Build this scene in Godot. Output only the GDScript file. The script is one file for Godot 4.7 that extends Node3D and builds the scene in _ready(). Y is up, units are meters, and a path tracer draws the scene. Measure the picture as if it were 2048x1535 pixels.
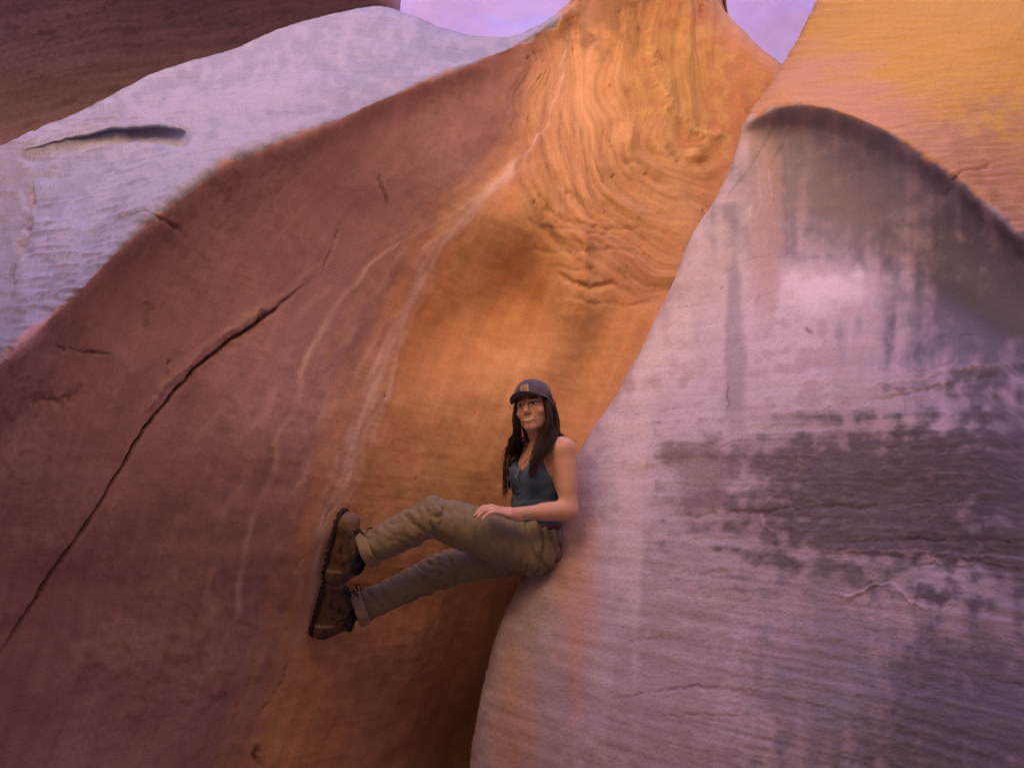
extends Node3D
# A woman wedged between the walls of a sandstone slot canyon.
# Photograph pixels (2048 x 1535) give directions; every distance is chosen from what the thing touches.

const FOCAL := 1539.0          # photo pixels
const EYE := Vector3(0.0, 1.5, 0.0)
const PITCH := 8.0             # degrees upwards
var fine := 3.7                # photo pixels between rock vertices in view
var rng := RandomNumberGenerator.new()

func at(px: float, py: float, d: float) -> Vector3:
	var p := deg_to_rad(PITCH)
	var fwd := Vector3(0, sin(p), -cos(p))
	var up := Vector3(0, cos(p), sin(p))
	return EYE + fwd * d + Vector3.RIGHT * ((px - 1024.0) / FOCAL * d) + up * ((767.5 - py) / FOCAL * d)

func _ready() -> void:
	rng.seed = 7
	_camera_and_light()
	_noises()
	_rock()
	_person()

func _camera_and_light() -> void:
	var cam := Camera3D.new()
	cam.name = "camera"
	cam.position = EYE
	cam.rotation_degrees = Vector3(PITCH, 0, 0)
	cam.fov = rad_to_deg(2.0 * atan(767.5 / FOCAL))
	cam.near = 0.05
	cam.far = 200.0
	add_child(cam)
	cam.current = true
	var env := Environment.new()
	env.background_mode = Environment.BG_SKY
	var sm := ProceduralSkyMaterial.new()
	sm.sky_top_color = Color(0.26, 0.42, 0.88)
	sm.sky_horizon_color = Color(0.66, 0.74, 0.92)
	sm.sky_curve = 0.15
	sm.ground_bottom_color = Color(0.35, 0.22, 0.15)
	sm.ground_horizon_color = Color(0.55, 0.42, 0.35)
	sm.sun_angle_max = 20.0
	var sky := Sky.new()
	sky.sky_material = sm
	env.sky = sky
	env.background_energy_multiplier = 0.9
	env.tonemap_mode = Environment.TONE_MAPPER_LINEAR
	env.tonemap_exposure = 6.7
	env.sdfgi_enabled = true
	env.ssao_enabled = true
	env.ssil_enabled = true
	var we := WorldEnvironment.new()
	we.name = "world_environment"
	we.environment = env
	add_child(we)
	var sun := DirectionalLight3D.new()
	sun.name = "sun"
	sun.light_color = Color(1.0, 0.93, 0.82)
	sun.light_energy = 1.6
	sun.light_angular_distance = 0.5
	sun.shadow_enabled = true
	add_child(sun)
	# the sun stands high beyond the far wall: it reaches only the overhang and the floor of the passage behind the viewer
	sun.look_at_from_position(Vector3.ZERO, SUN_TO, Vector3.UP)

const SUN_TO := Vector3(-0.30, -0.80, 0.52)

# ---------------------------------------------------------------- helpers
func tag(o: Node, label: String, category: String, group := "", kind := "") -> Node:
	o.set_meta("label", label)
	o.set_meta("category", category)
	if group: o.set_meta("group", group)
	if kind: o.set_meta("kind", kind)
	return o

func mesh_node(called: String, m: Mesh, mat: Material, parent: Node = self) -> MeshInstance3D:
	var o := MeshInstance3D.new()
	o.name = called
	o.mesh = m
	o.material_override = mat
	o.cast_shadow = GeometryInstance3D.SHADOW_CASTING_SETTING_ON
	parent.add_child(o, true)
	return o

func array_mesh(v: PackedVector3Array, n: PackedVector3Array, idx: PackedInt32Array, c := PackedColorArray(), uv := PackedVector2Array()) -> ArrayMesh:
	var a := []
	a.resize(Mesh.ARRAY_MAX)
	a[Mesh.ARRAY_VERTEX] = v
	if n.size(): a[Mesh.ARRAY_NORMAL] = n
	if c.size(): a[Mesh.ARRAY_COLOR] = c
	if uv.size(): a[Mesh.ARRAY_TEX_UV] = uv
	a[Mesh.ARRAY_INDEX] = idx
	var am := ArrayMesh.new()
	am.add_surface_from_arrays(Mesh.PRIMITIVE_TRIANGLES, a)
	return am

# spline through nodes along one axis: knots k, values p, at t (Hermite with three-point slopes)
func spline_weights(k: PackedFloat64Array, t: float) -> Array:
	var n := k.size()
	var i := 0
	while i < n - 2 and t > k[i + 1]: i += 1
	return [i, (t - k[i]) / (k[i + 1] - k[i])]

func spline_slopes(k: PackedFloat64Array, p: PackedVector3Array) -> PackedVector3Array:
	var n := p.size()
	var m := PackedVector3Array()
	m.resize(n)
	for i in n:
		if i == 0: m[i] = (p[1] - p[0]) / (k[1] - k[0])
		elif i == n - 1: m[i] = (p[n - 1] - p[n - 2]) / (k[n - 1] - k[n - 2])
		else:
			var h0 := k[i] - k[i - 1]
			var h1 := k[i + 1] - k[i]
			m[i] = ((p[i] - p[i - 1]) / h0 * h1 + (p[i + 1] - p[i]) / h1 * h0) / (h0 + h1)
	return m

func spline_run(k: PackedFloat64Array, p: PackedVector3Array, ts: PackedFloat64Array) -> PackedVector3Array:
	var m := spline_slopes(k, p)
	var out := PackedVector3Array()
	out.resize(ts.size())
	var i := 0
	for q in ts.size():
		var t := ts[q]
		while i < k.size() - 2 and t > k[i + 1]: i += 1
		var h := k[i + 1] - k[i]
		var s := (t - k[i]) / h
		var s2 := s * s
		var s3 := s2 * s
		out[q] = p[i] * (2 * s3 - 3 * s2 + 1) + m[i] * (h * (s3 - 2 * s2 + s)) + p[i + 1] * (3 * s2 - 2 * s3) + m[i + 1] * (h * (s3 - s2))
	return out

func samples_between(k: PackedFloat64Array, steps: PackedInt32Array) -> PackedFloat64Array:
	var out := PackedFloat64Array()
	for i in k.size() - 1:
		for s in steps[i]:
			out.append(lerpf(k[i], k[i + 1], float(s) / steps[i]))
	out.append(k[k.size() - 1])
	return out

func hump(x: float, lo: float, hi: float) -> float:
	return smoothstep(lo, hi, x)

# A rock surface through a net of surveyed nodes. rows[r][c] = [px, py, distance] (+ own chart place).
# step: chart spacing of vertices; dress(chart, place, normal, out) fills out[0] = relief in metres, out[1] = colour.
func rock_sheet(rows: Array, step: float, dress: Callable, flip := false) -> ArrayMesh:
	var nr := rows.size()
	var nc: int = rows[0].size()
	var pos := []
	var cha := []
	for r in nr:
		var a := PackedVector3Array()
		var b := PackedVector3Array()
		for c in nc:
			if rows[r][c] is Vector3:
				var v: Vector3 = rows[r][c]
				a.append(v)
				b.append(Vector3(absf(v.x) + absf(v.z), v.y, 0) * 100.0)
				continue
			var q: Array = rows[r][c]
			a.append(at(q[0], q[1], q[2]))
			b.append(Vector3(q[3], q[4], 0) if q.size() > 3 else Vector3(q[0], q[1], 0))
		pos.append(a)
		cha.append(b)
	var ku := PackedFloat64Array([0.0])
	var su := PackedInt32Array()
	for c in nc - 1:
		var l := 0.0
		var lc := 0.0
		for r in nr:
			l += pos[r][c].distance_to(pos[r][c + 1])
			var mid: Vector3 = (cha[r][c] + cha[r][c + 1]) * 0.5
			var off := 1.0 if mid.x > -120 and mid.x < 2170 and mid.y > -120 and mid.y < 1660 else 0.15
			lc = maxf(lc, cha[r][c].distance_to(cha[r][c + 1]) * off)
		ku.append(ku[c] + l / nr)
		su.append(clampi(ceili(lc / step), 3, 400))
	var kv := PackedFloat64Array([0.0])
	var sv := PackedInt32Array()
	for r in nr - 1:
		var l := 0.0
		var lc := 0.0
		for c in nc:
			l += pos[r][c].distance_to(pos[r + 1][c])
			var mid: Vector3 = (cha[r][c] + cha[r + 1][c]) * 0.5
			var off := 1.0 if mid.x > -120 and mid.x < 2170 and mid.y > -120 and mid.y < 1660 else 0.15
			lc = maxf(lc, cha[r][c].distance_to(cha[r + 1][c]) * off)
		kv.append(kv[r] + l / nc)
		sv.append(clampi(ceili(lc / step), 3, 400))
	var tu := samples_between(ku, su)
	var tv := samples_between(kv, sv)
	var w := tu.size()
	var h := tv.size()
	# along the columns first
	var cp := []
	var cc := []
	for c in nc:
		var a := PackedVector3Array()
		var b := PackedVector3Array()
		for r in nr:
			a.append(pos[r][c])
			b.append(cha[r][c])
		cp.append(spline_run(kv, a, tv))
		cc.append(spline_run(kv, b, tv))
	var P := PackedVector3Array()
	var Q := PackedVector3Array()
	for y in h:
		var a := PackedVector3Array()
		var b := PackedVector3Array()
		for c in nc:
			a.append(cp[c][y])
			b.append(cc[c][y])
		P.append_array(spline_run(ku, a, tu))
		Q.append_array(spline_run(ku, b, tu))
	var N := grid_normals(P, w, h, flip)
	var V := PackedVector3Array()
	V.resize(w * h)
	var C := PackedColorArray()
	C.resize(w * h)
	var UV := PackedVector2Array()
	UV.resize(w * h)
	for y in h:
		for x in w: UV[y * w + x] = Vector2(tu[x], tv[y])
	var out := [0.0, Color.WHITE]
	for i in w * h:
		dress.call(Q[i], P[i], N[i], out)
		V[i] = P[i] + N[i] * out[0]
		C[i] = out[1]
	N = grid_normals(V, w, h, flip)
	var idx := PackedInt32Array()
	idx.resize((w - 1) * (h - 1) * 6)
	var o := 0
	for y in h - 1:
		for x in w - 1:
			var i := y * w + x
			var e := i + 1
			var f := i + w
			if flip:
				idx[o] = i; idx[o + 1] = f; idx[o + 2] = e; idx[o + 3] = e; idx[o + 4] = f; idx[o + 5] = f + 1
			else:
				idx[o] = i; idx[o + 1] = e; idx[o + 2] = f; idx[o + 3] = e; idx[o + 4] = f + 1; idx[o + 5] = f
			o += 6
	print("sheet ", w, " x ", h)
	return array_mesh(V, N, idx, C, UV)

func grid_normals(P: PackedVector3Array, w: int, h: int, flip: bool) -> PackedVector3Array:
	var N := PackedVector3Array()
	N.resize(w * h)
	for y in h:
		var y0 := maxi(y - 1, 0) * w
		var y1 := mini(y + 1, h - 1) * w
		for x in w:
			var dx := P[y * w + mini(x + 1, w - 1)] - P[y * w + maxi(x - 1, 0)]
			var dy := P[y1 + x] - P[y0 + x]
			var n := dy.cross(dx).normalized()
			N[y * w + x] = -n if flip else n
	return N

# surveyed nodes of the rock: photo pixel (x, y), distance in metres
const LEFT_NODES := [  # neck leans forward above the frame, a shape added to shade it
	[[-670, 1060, 5.2], [-270, 930, 5.5], [30, 800, 5.7], [180, 735, 5.9], [330, 655, 6.15], [480, 605, 6.35], [630, 548, 6.6], [710, 522, 6.75], [780, 514, 6.9], [860, 532, 6.92], [930, 558, 6.92], [1070, 570, 6.95], [1170, 505, 7.15], [1230, -1000, 3.4], [1330, -1000, 3.5], [1500, 300, 7.2], [1600, 400, 7.2], [1760, 500, 7.2]],
	[[-690, 585, 3.5], [-290, 455, 3.8], [10, 325, 4], [160, 260, 4.2], [310, 180, 4.45], [460, 130, 4.65], [610, 73, 4.9], [690, 47, 5.05], [760, 39, 5.2], [840, 57, 5.22], [910, 83, 5.22], [1050, 95, 5.25], [1150, 30, 5.45], [1230, -700, 3.45], [1330, -700, 3.55], [1470, 60, 6.2], [1575, 170, 6.2], [1740, 300, 6.4]],
	[[-700, 560, 3], [-300, 430, 3.3], [0, 300, 3.5], [150, 235, 3.7], [300, 155, 3.95], [450, 105, 4.15], [600, 48, 4.4], [680, 22, 4.55], [750, 14, 4.7], [830, 32, 4.72], [900, 58, 4.72], [1040, 70, 4.75], [1140, 5, 4.95], [1230, -420, 3.65], [1330, -420, 3.75], [1450, 30, 5.6], [1560, 130, 5.6], [1720, 230, 5.9]],
	[[-700, 736, 2.303], [-300, 602, 2.616], [0, 470, 2.893], [150, 377, 3.115], [300, 269, 3.365], [450, 193, 3.579], [600, 136, 3.824], [680, 108.4, 3.978], [750, 90.4, 4.138], [830, 88, 4.239], [900, 92.8, 4.333], [1040, 77.2, 4.601], [1140, 13, 4.838], [1230, -270, 3.95], [1330, -270, 4.05], [1437, 22, 5.2], [1548, 122, 5.25], [1710, 215, 5.6]],
	[[-700, 934, 1.605], [-300, 795.5, 1.932], [0, 661.25, 2.285], [150, 536.75, 2.53], [300, 397.25, 2.78], [450, 292, 3.007], [600, 235, 3.248], [680, 205.6, 3.407], [750, 176.35, 3.575], [830, 151, 3.757], [900, 131.95, 3.946], [1040, 85.3, 4.453], [1140, 22, 4.725], [1230, -150, 4.388], [1330, -150, 4.487], [1430, 28, 5.02], [1542, 128, 5.1], [1705, 215, 5.4]],
	[[-700, 1000, 1.45], [-300, 860, 1.78], [0, 725, 2.15], [150, 590, 2.4], [300, 440, 2.65], [450, 325, 2.88], [600, 268, 3.12], [680, 238, 3.28], [750, 205, 3.45], [830, 172, 3.65], [900, 145, 3.86], [1040, 88, 4.42], [1140, 25, 4.7], [1230, -50, 4.633], [1330, -50, 4.732], [1428, 40, 4.95], [1540, 142, 5.05], [1700, 230, 5.3]],
	[[-700, 1060, 1.522], [-300, 920, 1.852], [0, 785, 2.222], [150, 650, 2.472], [300, 500, 2.722], [450, 385, 2.952], [600, 325.4, 3.192], [680, 290.6, 3.352], [750, 253.4, 3.522], [830, 215.6, 3.722], [900, 184.4, 3.932], [1040, 138, 4.45], [1140, 65, 4.73], [1230, 40, 4.637], [1330, 40, 4.737], [1430, 75, 4.875], [1540, 180, 5.03], [1700, 270, 5.12]],
	[[-700, 1103.2, 1.626], [-300, 975.8, 1.994], [0, 852.95, 2.351], [150, 730.1, 2.535], [300, 593.6, 2.78], [450, 488.95, 3.024], [600, 434.714, 3.265], [680, 403.046, 3.434], [750, 369.194, 3.598], [830, 334.796, 3.774], [900, 306.404, 3.933], [1040, 264.18, 4.374], [1140, 197.75, 4.55], [1230, 175, 4.583], [1330, 175, 4.692], [1430, 206.85, 4.831], [1540, 302.4, 4.946], [1700, 384.3, 4.988]],
	[[-700, 1156, 1.639], [-300, 1044, 2.011], [0, 936, 2.367], [150, 828, 2.554], [300, 708, 2.78], [450, 616, 3.03], [600, 568.32, 3.28], [680, 540.48, 3.46], [750, 510.72, 3.639], [830, 480.48, 3.833], [900, 455.52, 4.001], [1040, 418.4, 4.232], [1140, 360, 4.34], [1230, 340, 4.447], [1330, 340, 4.583], [1430, 368, 4.687], [1540, 452, 4.698], [1700, 524, 4.822]],
	[[-700, 1218.4, 1.653], [-300, 1124.6, 2.031], [0, 1034.15, 2.394], [150, 943.7, 2.572], [300, 843.2, 2.782], [450, 766.15, 3.004], [600, 726.218, 3.231], [680, 702.902, 3.411], [750, 677.978, 3.633], [830, 652.652, 3.92], [900, 631.748, 4.166], [1040, 600.66, 4.476], [1140, 551.75, 4.192], [1230, 535, 4.237], [1330, 535, 4.346], [1430, 558.45, 4.458], [1540, 628.8, 4.524], [1700, 689.1, 4.456]],
	[[-700, 1280.8, 1.662], [-300, 1205.2, 2.051], [0, 1132.3, 2.433], [150, 1059.4, 2.607], [300, 978.4, 2.789], [450, 916.3, 2.983], [600, 884.116, 3.171], [680, 865.324, 3.34], [750, 845.236, 3.555], [830, 824.824, 3.808], [900, 807.976, 3.97], [1040, 782.92, 4.118], [1140, 743.5, 4.222], [1230, 730, 4.182], [1330, 730, 4.133], [1430, 748.9, 4.141], [1540, 805.6, 4.097], [1700, 854.2, 4.173]],
	[[-700, 1348, 1.672], [-300, 1292, 2.064], [0, 1238, 2.468], [150, 1184, 2.663], [300, 1124, 2.858], [450, 1078, 3.032], [600, 1054.16, 3.195], [680, 1040.24, 3.348], [750, 1025.36, 3.56], [830, 1010.24, 3.796], [900, 997.76, 3.97], [1040, 979.2, 4.096], [1140, 950, 4.087], [1230, 940, 4.041], [1330, 940, 4], [1430, 954, 4.011], [1540, 996, 4.002], [1700, 1032, 4.236]],
	[[-700, 1434.4, 1.685], [-300, 1403.6, 2.081], [0, 1373.9, 2.495], [150, 1344.2, 2.706], [300, 1311.2, 2.928], [450, 1285.9, 3.16], [600, 1272.79, 3.403], [680, 1265.13, 3.566], [750, 1256.95, 3.723], [830, 1248.63, 3.929], [900, 1241.77, 4.202], [1040, 1231.56, 4.679], [1140, 1215.5, 4.947], [1230, 1210, 5.125], [1330, 1210, 4.978], [1430, 1217.7, 4.999], [1540, 1240.8, 5.062], [1700, 1260.6, 5.117]],
	[[-700, 1540, 1.7], [-300, 1540, 2.1], [0, 1540, 2.52], [150, 1540, 2.74], [300, 1540, 2.97], [450, 1540, 3.22], [600, 1540, 3.48], [680, 1540, 3.64], [750, 1540, 3.8], [830, 1540, 4.05], [900, 1540, 4.5], [1040, 1540, 5.2], [1140, 1540, 5.6], [1230, 1540, 5.7], [1330, 1540, 5.6], [1430, 1540, 5.6], [1540, 1540, 5.6], [1700, 1540, 5.6]],
	[[-700, 2000, 1.7], [-300, 2000, 2.1], [0, 2000, 2.5], [150, 2000, 2.7], [300, 2000, 2.92], [450, 2000, 3.15], [600, 2000, 3.4], [680, 2000, 3.57], [750, 2000, 3.75], [830, 2000, 3.95], [900, 2000, 4.2], [1040, 2000, 4.8], [1140, 2000, 5.3], [1230, 2000, 5.5], [1330, 2000, 5.5], [1430, 2000, 5.5], [1540, 2000, 5.5], [1700, 2000, 5.5]],
]

const RIGHT_NODES := [
	[[2060, -490, 7.3, 1640, -500], [1925, -495, 6.05, 1840, -500], [1900, -500, 5.6], [1960, -500, 5.4], [2060, -480, 5.1], [2200, -450, 4.8], [2400, -400, 4.4], [2600, -350, 4], [3200, -200, 3]],
	[[1800, 10, 6.6, 1380, 0], [1665, 5, 5.35, 1580, 0], [1640, 0, 4.9], [1690, 0, 4.75], [1770, 5, 4.5], [1880, 20, 4.2], [2010, 50, 3.85], [2160, 100, 3.5], [2700, 250, 2.5]],
	[[1722, 150, 6.3, 1302, 140], [1587, 145, 5.05, 1502, 140], [1562, 140, 4.6], [1612, 125, 4.45], [1690, 125, 4.25], [1810, 155, 3.9], [1950, 215, 3.55], [2110, 300, 3.2], [2650, 480, 2.3]],
	[[1657, 238, 6.06, 1237, 228], [1522, 233, 4.81, 1437, 228], [1497, 228, 4.36], [1545, 192, 4.2], [1620, 192, 3.98], [1755, 228, 3.62], [1908, 318, 3.28], [2068, 445, 2.95], [2600, 700, 2.1]],
	[[1650, 252, 6, 1230, 242], [1515, 247, 4.75, 1430, 242], [1490, 242, 4.3], [1540, 215, 4.14], [1615, 207, 3.92], [1750, 250, 3.56], [1900, 342, 3.22], [2055, 475, 2.88], [2560, 740, 2.05]],
	[[1644, 285, 6, 1224, 275], [1509, 280, 4.75, 1424, 275], [1484, 275, 4.3], [1535, 260, 4.26], [1610, 254, 4.15], [1742, 297, 3.88], [1885, 388, 3.54], [2040, 522, 3.17], [2540, 788, 2.28]],
	[[1630, 340, 5.92, 1210, 330], [1495, 335, 4.67, 1410, 330], [1470, 330, 4.22], [1522, 340, 4.17], [1600, 350, 4.08], [1725, 400, 3.87], [1865, 490, 3.53], [2020, 620, 3.1], [2520, 860, 2.25]],
	[[1595, 420, 5.8, 1175, 410], [1460, 415, 4.55, 1375, 410], [1435, 410, 4.1], [1490, 440, 4], [1575, 470, 3.86], [1700, 510, 3.6], [1845, 590, 3.15], [2005, 700, 2.75], [2500, 920, 2.05]],
	[[1552, 495, 5.7, 1132, 485], [1417, 490, 4.45, 1332, 485], [1392, 485, 4], [1455, 540, 3.84], [1550, 570, 3.6], [1680, 605, 3.28], [1830, 680, 2.9], [1995, 780, 2.55], [2490, 990, 1.95]],
	[[1490, 630, 5.56, 1070, 620], [1355, 625, 4.31, 1270, 620], [1330, 620, 3.86], [1400, 665, 3.66], [1510, 690, 3.35], [1655, 720, 3.02], [1815, 780, 2.7], [1990, 870, 2.4], [2490, 1060, 1.85]],
	[[1410, 790, 5.42, 990, 780], [1275, 785, 4.17, 1190, 780], [1250, 780, 3.72], [1330, 800, 3.5], [1460, 820, 3.18], [1620, 850, 2.87], [1800, 890, 2.58], [1985, 960, 2.3], [2490, 1130, 1.8]],
	[[1340, 895, 5.32, 920, 885], [1205, 890, 4.07, 1120, 885], [1180, 885, 3.62], [1270, 910, 3.4], [1410, 940, 3.06], [1590, 965, 2.77], [1785, 1000, 2.5], [1985, 1050, 2.22], [2490, 1210, 1.75]],
	[[1288, 1010, 5.22, 868, 1000], [1153, 1005, 3.97, 1068, 1000], [1128, 1000, 3.52], [1225, 1030, 3.28], [1375, 1055, 2.95], [1570, 1080, 2.68], [1775, 1105, 2.42], [1985, 1145, 2.16], [2490, 1300, 1.7]],
	[[1235, 1140, 5.14, 815, 1130], [1100, 1135, 3.89, 1015, 1130], [1075, 1130, 3.44], [1175, 1160, 3.18], [1335, 1185, 2.86], [1545, 1205, 2.6], [1765, 1220, 2.36], [1985, 1250, 2.1], [2490, 1400, 1.65]],
	[[1175, 1270, 5.04, 755, 1260], [1040, 1265, 3.79, 955, 1260], [1015, 1260, 3.34], [1125, 1290, 3.08], [1300, 1310, 2.78], [1525, 1325, 2.52], [1755, 1335, 2.3], [1985, 1355, 2.05], [2490, 1480, 1.62]],
	[[1135, 1410, 4.94, 715, 1400], [1000, 1405, 3.69, 915, 1400], [975, 1400, 3.24], [1090, 1420, 3], [1275, 1430, 2.7], [1510, 1440, 2.46], [1750, 1445, 2.24], [1985, 1455, 2], [2490, 1560, 1.6]],
	[[1115, 1550, 4.86, 695, 1540], [980, 1545, 3.61, 895, 1540], [955, 1540, 3.16], [1075, 1550, 2.92], [1265, 1560, 2.63], [1500, 1565, 2.4], [1745, 1570, 2.2], [1985, 1575, 1.96], [2490, 1680, 1.55]],
	[[1100, 2010, 4.6, 680, 2000], [965, 2005, 3.35, 880, 2000], [940, 2000, 2.9], [1060, 2000, 2.7], [1250, 2000, 2.45], [1490, 2000, 2.25], [1740, 2000, 2.05], [1985, 2000, 1.85], [2490, 2050, 1.45]],
]

# ---------------------------------------------------------------- canyon
var n_big := FastNoiseLite.new()
var n_mid := FastNoiseLite.new()
var n_fine := FastNoiseLite.new()
var n_bed := FastNoiseLite.new()
var n_chart := FastNoiseLite.new()
var n_ring := FastNoiseLite.new()
var n_cell := FastNoiseLite.new()

func _noises() -> void:
	for q in [[n_big, 11, 0.9, 3], [n_mid, 12, 5.0, 3], [n_fine, 13, 30.0, 2], [n_bed, 14, 1.0, 3], [n_chart, 15, 0.011, 3]]:
		var n: FastNoiseLite = q[0]
		n.seed = q[1]
		n.noise_type = FastNoiseLite.TYPE_SIMPLEX_SMOOTH
		n.frequency = q[2]
		n.fractal_type = FastNoiseLite.FRACTAL_FBM
		n.fractal_octaves = q[3]
	n_ring.seed = 31
	n_ring.noise_type = FastNoiseLite.TYPE_SIMPLEX_SMOOTH
	n_ring.frequency = 1.0
	n_ring.fractal_type = FastNoiseLite.FRACTAL_NONE
	n_cell.seed = 21
	n_cell.noise_type = FastNoiseLite.TYPE_CELLULAR
	n_cell.frequency = 1.0
	n_cell.cellular_return_type = FastNoiseLite.RETURN_DISTANCE

func rock_material() -> StandardMaterial3D:
	var m := StandardMaterial3D.new()
	m.resource_name = "sandstone"
	m.vertex_color_use_as_albedo = true
	m.roughness = 0.93
	m.metallic_specular = 0.25
	var f := FastNoiseLite.new()
	f.seed = 5
	f.noise_type = FastNoiseLite.TYPE_SIMPLEX_SMOOTH
	f.frequency = 0.035
	f.fractal_type = FastNoiseLite.FRACTAL_FBM
	f.fractal_octaves = 4
	var t := NoiseTexture2D.new()
	t.width = 1024
	t.height = 1024
	t.seamless = true
	t.noise = f
	m.heightmap_enabled = true
	m.heightmap_texture = t
	m.heightmap_scale = 0.10
	var g := NoiseTexture2D.new()
	g.width = 1024
	g.height = 1024
	g.seamless = true
	var f2: FastNoiseLite = f.duplicate()
	f2.seed = 8
	f2.frequency = 0.05
	f2.fractal_octaves = 5
	f2.fractal_gain = 0.65
	g.noise = f2
	var ramp := Gradient.new()
	ramp.offsets = PackedFloat32Array([0.0, 0.22, 0.5, 1.0])
	ramp.colors = PackedColorArray([Color(0.66, 0.64, 0.63), Color(0.93, 0.925, 0.92), Color(0.985, 0.985, 0.985), Color(1, 1, 1)])
	g.color_ramp = ramp
	m.albedo_texture = g
	m.uv1_scale = Vector3(1.1, 1.5, 1.0)
	return m

# a line drawn on the rock: vein, crack or groove, given in chart places
class Line:
	var pts: PackedVector2Array
	var box: Rect2
	var width: float
	var depth: float      # metres, inwards positive
	var tint: Color
	var share: float
	var grain: float
	func _init(p: Array, w: float, d: float, c: Color, s: float, g := 0.5) -> void:
		for q in p: pts.append(Vector2(q[0], q[1]))
		box = Rect2(pts[0], Vector2.ZERO)
		for q in pts: box = box.expand(q)
		width = w; depth = d; tint = c; share = s; grain = g
		box = box.grow(w * 3.0)
	# x: distance in widths, y: place along the line 0..1
	func near(q: Vector2) -> Vector2:
		var best := 1e9
		var place := 0.0
		var n := pts.size() - 1
		for i in n:
			var a := pts[i]
			var ab := pts[i + 1] - a
			var t := clampf((q - a).dot(ab) / ab.length_squared(), 0.0, 1.0)
			var d := q.distance_squared_to(a + ab * t)
			if d < best:
				best = d
				place = (i + t) / n
		return Vector2(sqrt(best) / width, place)

var left_cells := {}
var right_cells := {}

func sort_lines(lines: Array, cells: Dictionary) -> void:
	for l: Line in lines:
		for x in range(floori(l.box.position.x / 64.0), floori(l.box.end.x / 64.0) + 1):
			for y in range(floori(l.box.position.y / 64.0), floori(l.box.end.y / 64.0) + 1):
				var key := Vector2i(x, y)
				if not cells.has(key): cells[key] = []
				cells[key].append(l)

func lines_on(cells: Dictionary, q: Vector2, rough: float, out: Array) -> void:
	var here = cells.get(Vector2i(floori(q.x / 64.0), floori(q.y / 64.0)))
	if here == null: return
	for l: Line in here:
		if not l.box.has_point(q): continue
		var wx := n_chart.get_noise_2d(q.x * 1.8, q.y * 1.8 + 90.0)
		var wy := n_chart.get_noise_2d(q.x * 1.8 + 400.0, q.y * 1.8)
		var w := l.near(q + Vector2(rough + wx * 1.5, wy * 1.5 - rough) * l.width * l.grain)
		if w.x > 2.6: continue
		var taper := smoothstep(0.0, 0.2, w.y) * smoothstep(1.0, 0.8, w.y)
		taper *= 1.0 - l.grain * 0.55 * smoothstep(0.1, -0.35, n_chart.get_noise_2d(q.x * 2.5 + 60.0, q.y * 2.5))
		var k := exp(-w.x * w.x * 1.6) * taper
		out[0] -= l.depth * k
		if l.share > 0.0:
			out[1] = out[1].lerp(l.tint, clampf(k * l.share * (1.0 + rough * 1.4), 0.0, 1.0))

# a patch of another colour, also used to paint light, with a broken edge
func patch(c: Color, q: Vector2, cx: float, cy: float, rx: float, ry: float, tint: Color, share: float, broken: float, soft := 0.5) -> Color:
	var dx := (q.x - cx) / rx
	var dy := (q.y - cy) / ry
	var r := dx * dx + dy * dy
	if r > 4.0: return c
	return c.lerp(tint, share * smoothstep(0.0, soft, 1.0 - sqrt(r) + broken))

func row_at(xs: Array, ys: Array, x: float) -> float:
	var n := xs.size()
	if x <= xs[0]: return ys[0]
	for i in n - 1:
		if x < xs[i + 1]: return lerpf(ys[i], ys[i + 1], (x - xs[i]) / (xs[i + 1] - xs[i]))
	return ys[n - 1]

const CREASE_X := [-700, -300, 0, 60, 150, 300, 450, 600, 680, 750, 830, 900, 1040, 1110, 1160]
const CREASE_Y := [1000, 860, 725, 655, 590, 440, 325, 268, 238, 205, 172, 145, 88, 55, -30]
const STRIPE_Y := [-200, 50, 270, 350, 400, 490, 600, 690, 800, 930, 1050, 1180, 1300, 1430, 1535, 2000]
const STRIPE_X := [1150, 1130, 1085, 1020, 950, 880, 822, 790, 742, 700, 662, 628, 600, 555, 512, 330]
const RIDGE_X := [1300, 1490, 1540, 1615, 1750, 1900, 2055, 2560]
const RIDGE_Y := [330, 242, 215, 207, 250, 342, 475, 740]

const VEINS := [[-4, 15, 0.75, 0.7, 1.0], [18, 5, 0.35, 0.0, 1.4], [-34, 6, 0.3, 0.0, 1.5], [-155, 7, 0.5, 0.5, 1.3], [-95, 10, 0.22, 0.0, 1.5], [-215, 12, 0.2, 0.0, 1.8], [-300, 9, 0.15, 0.0, 2.0]]
var left_lines := []
var right_lines := []

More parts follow.
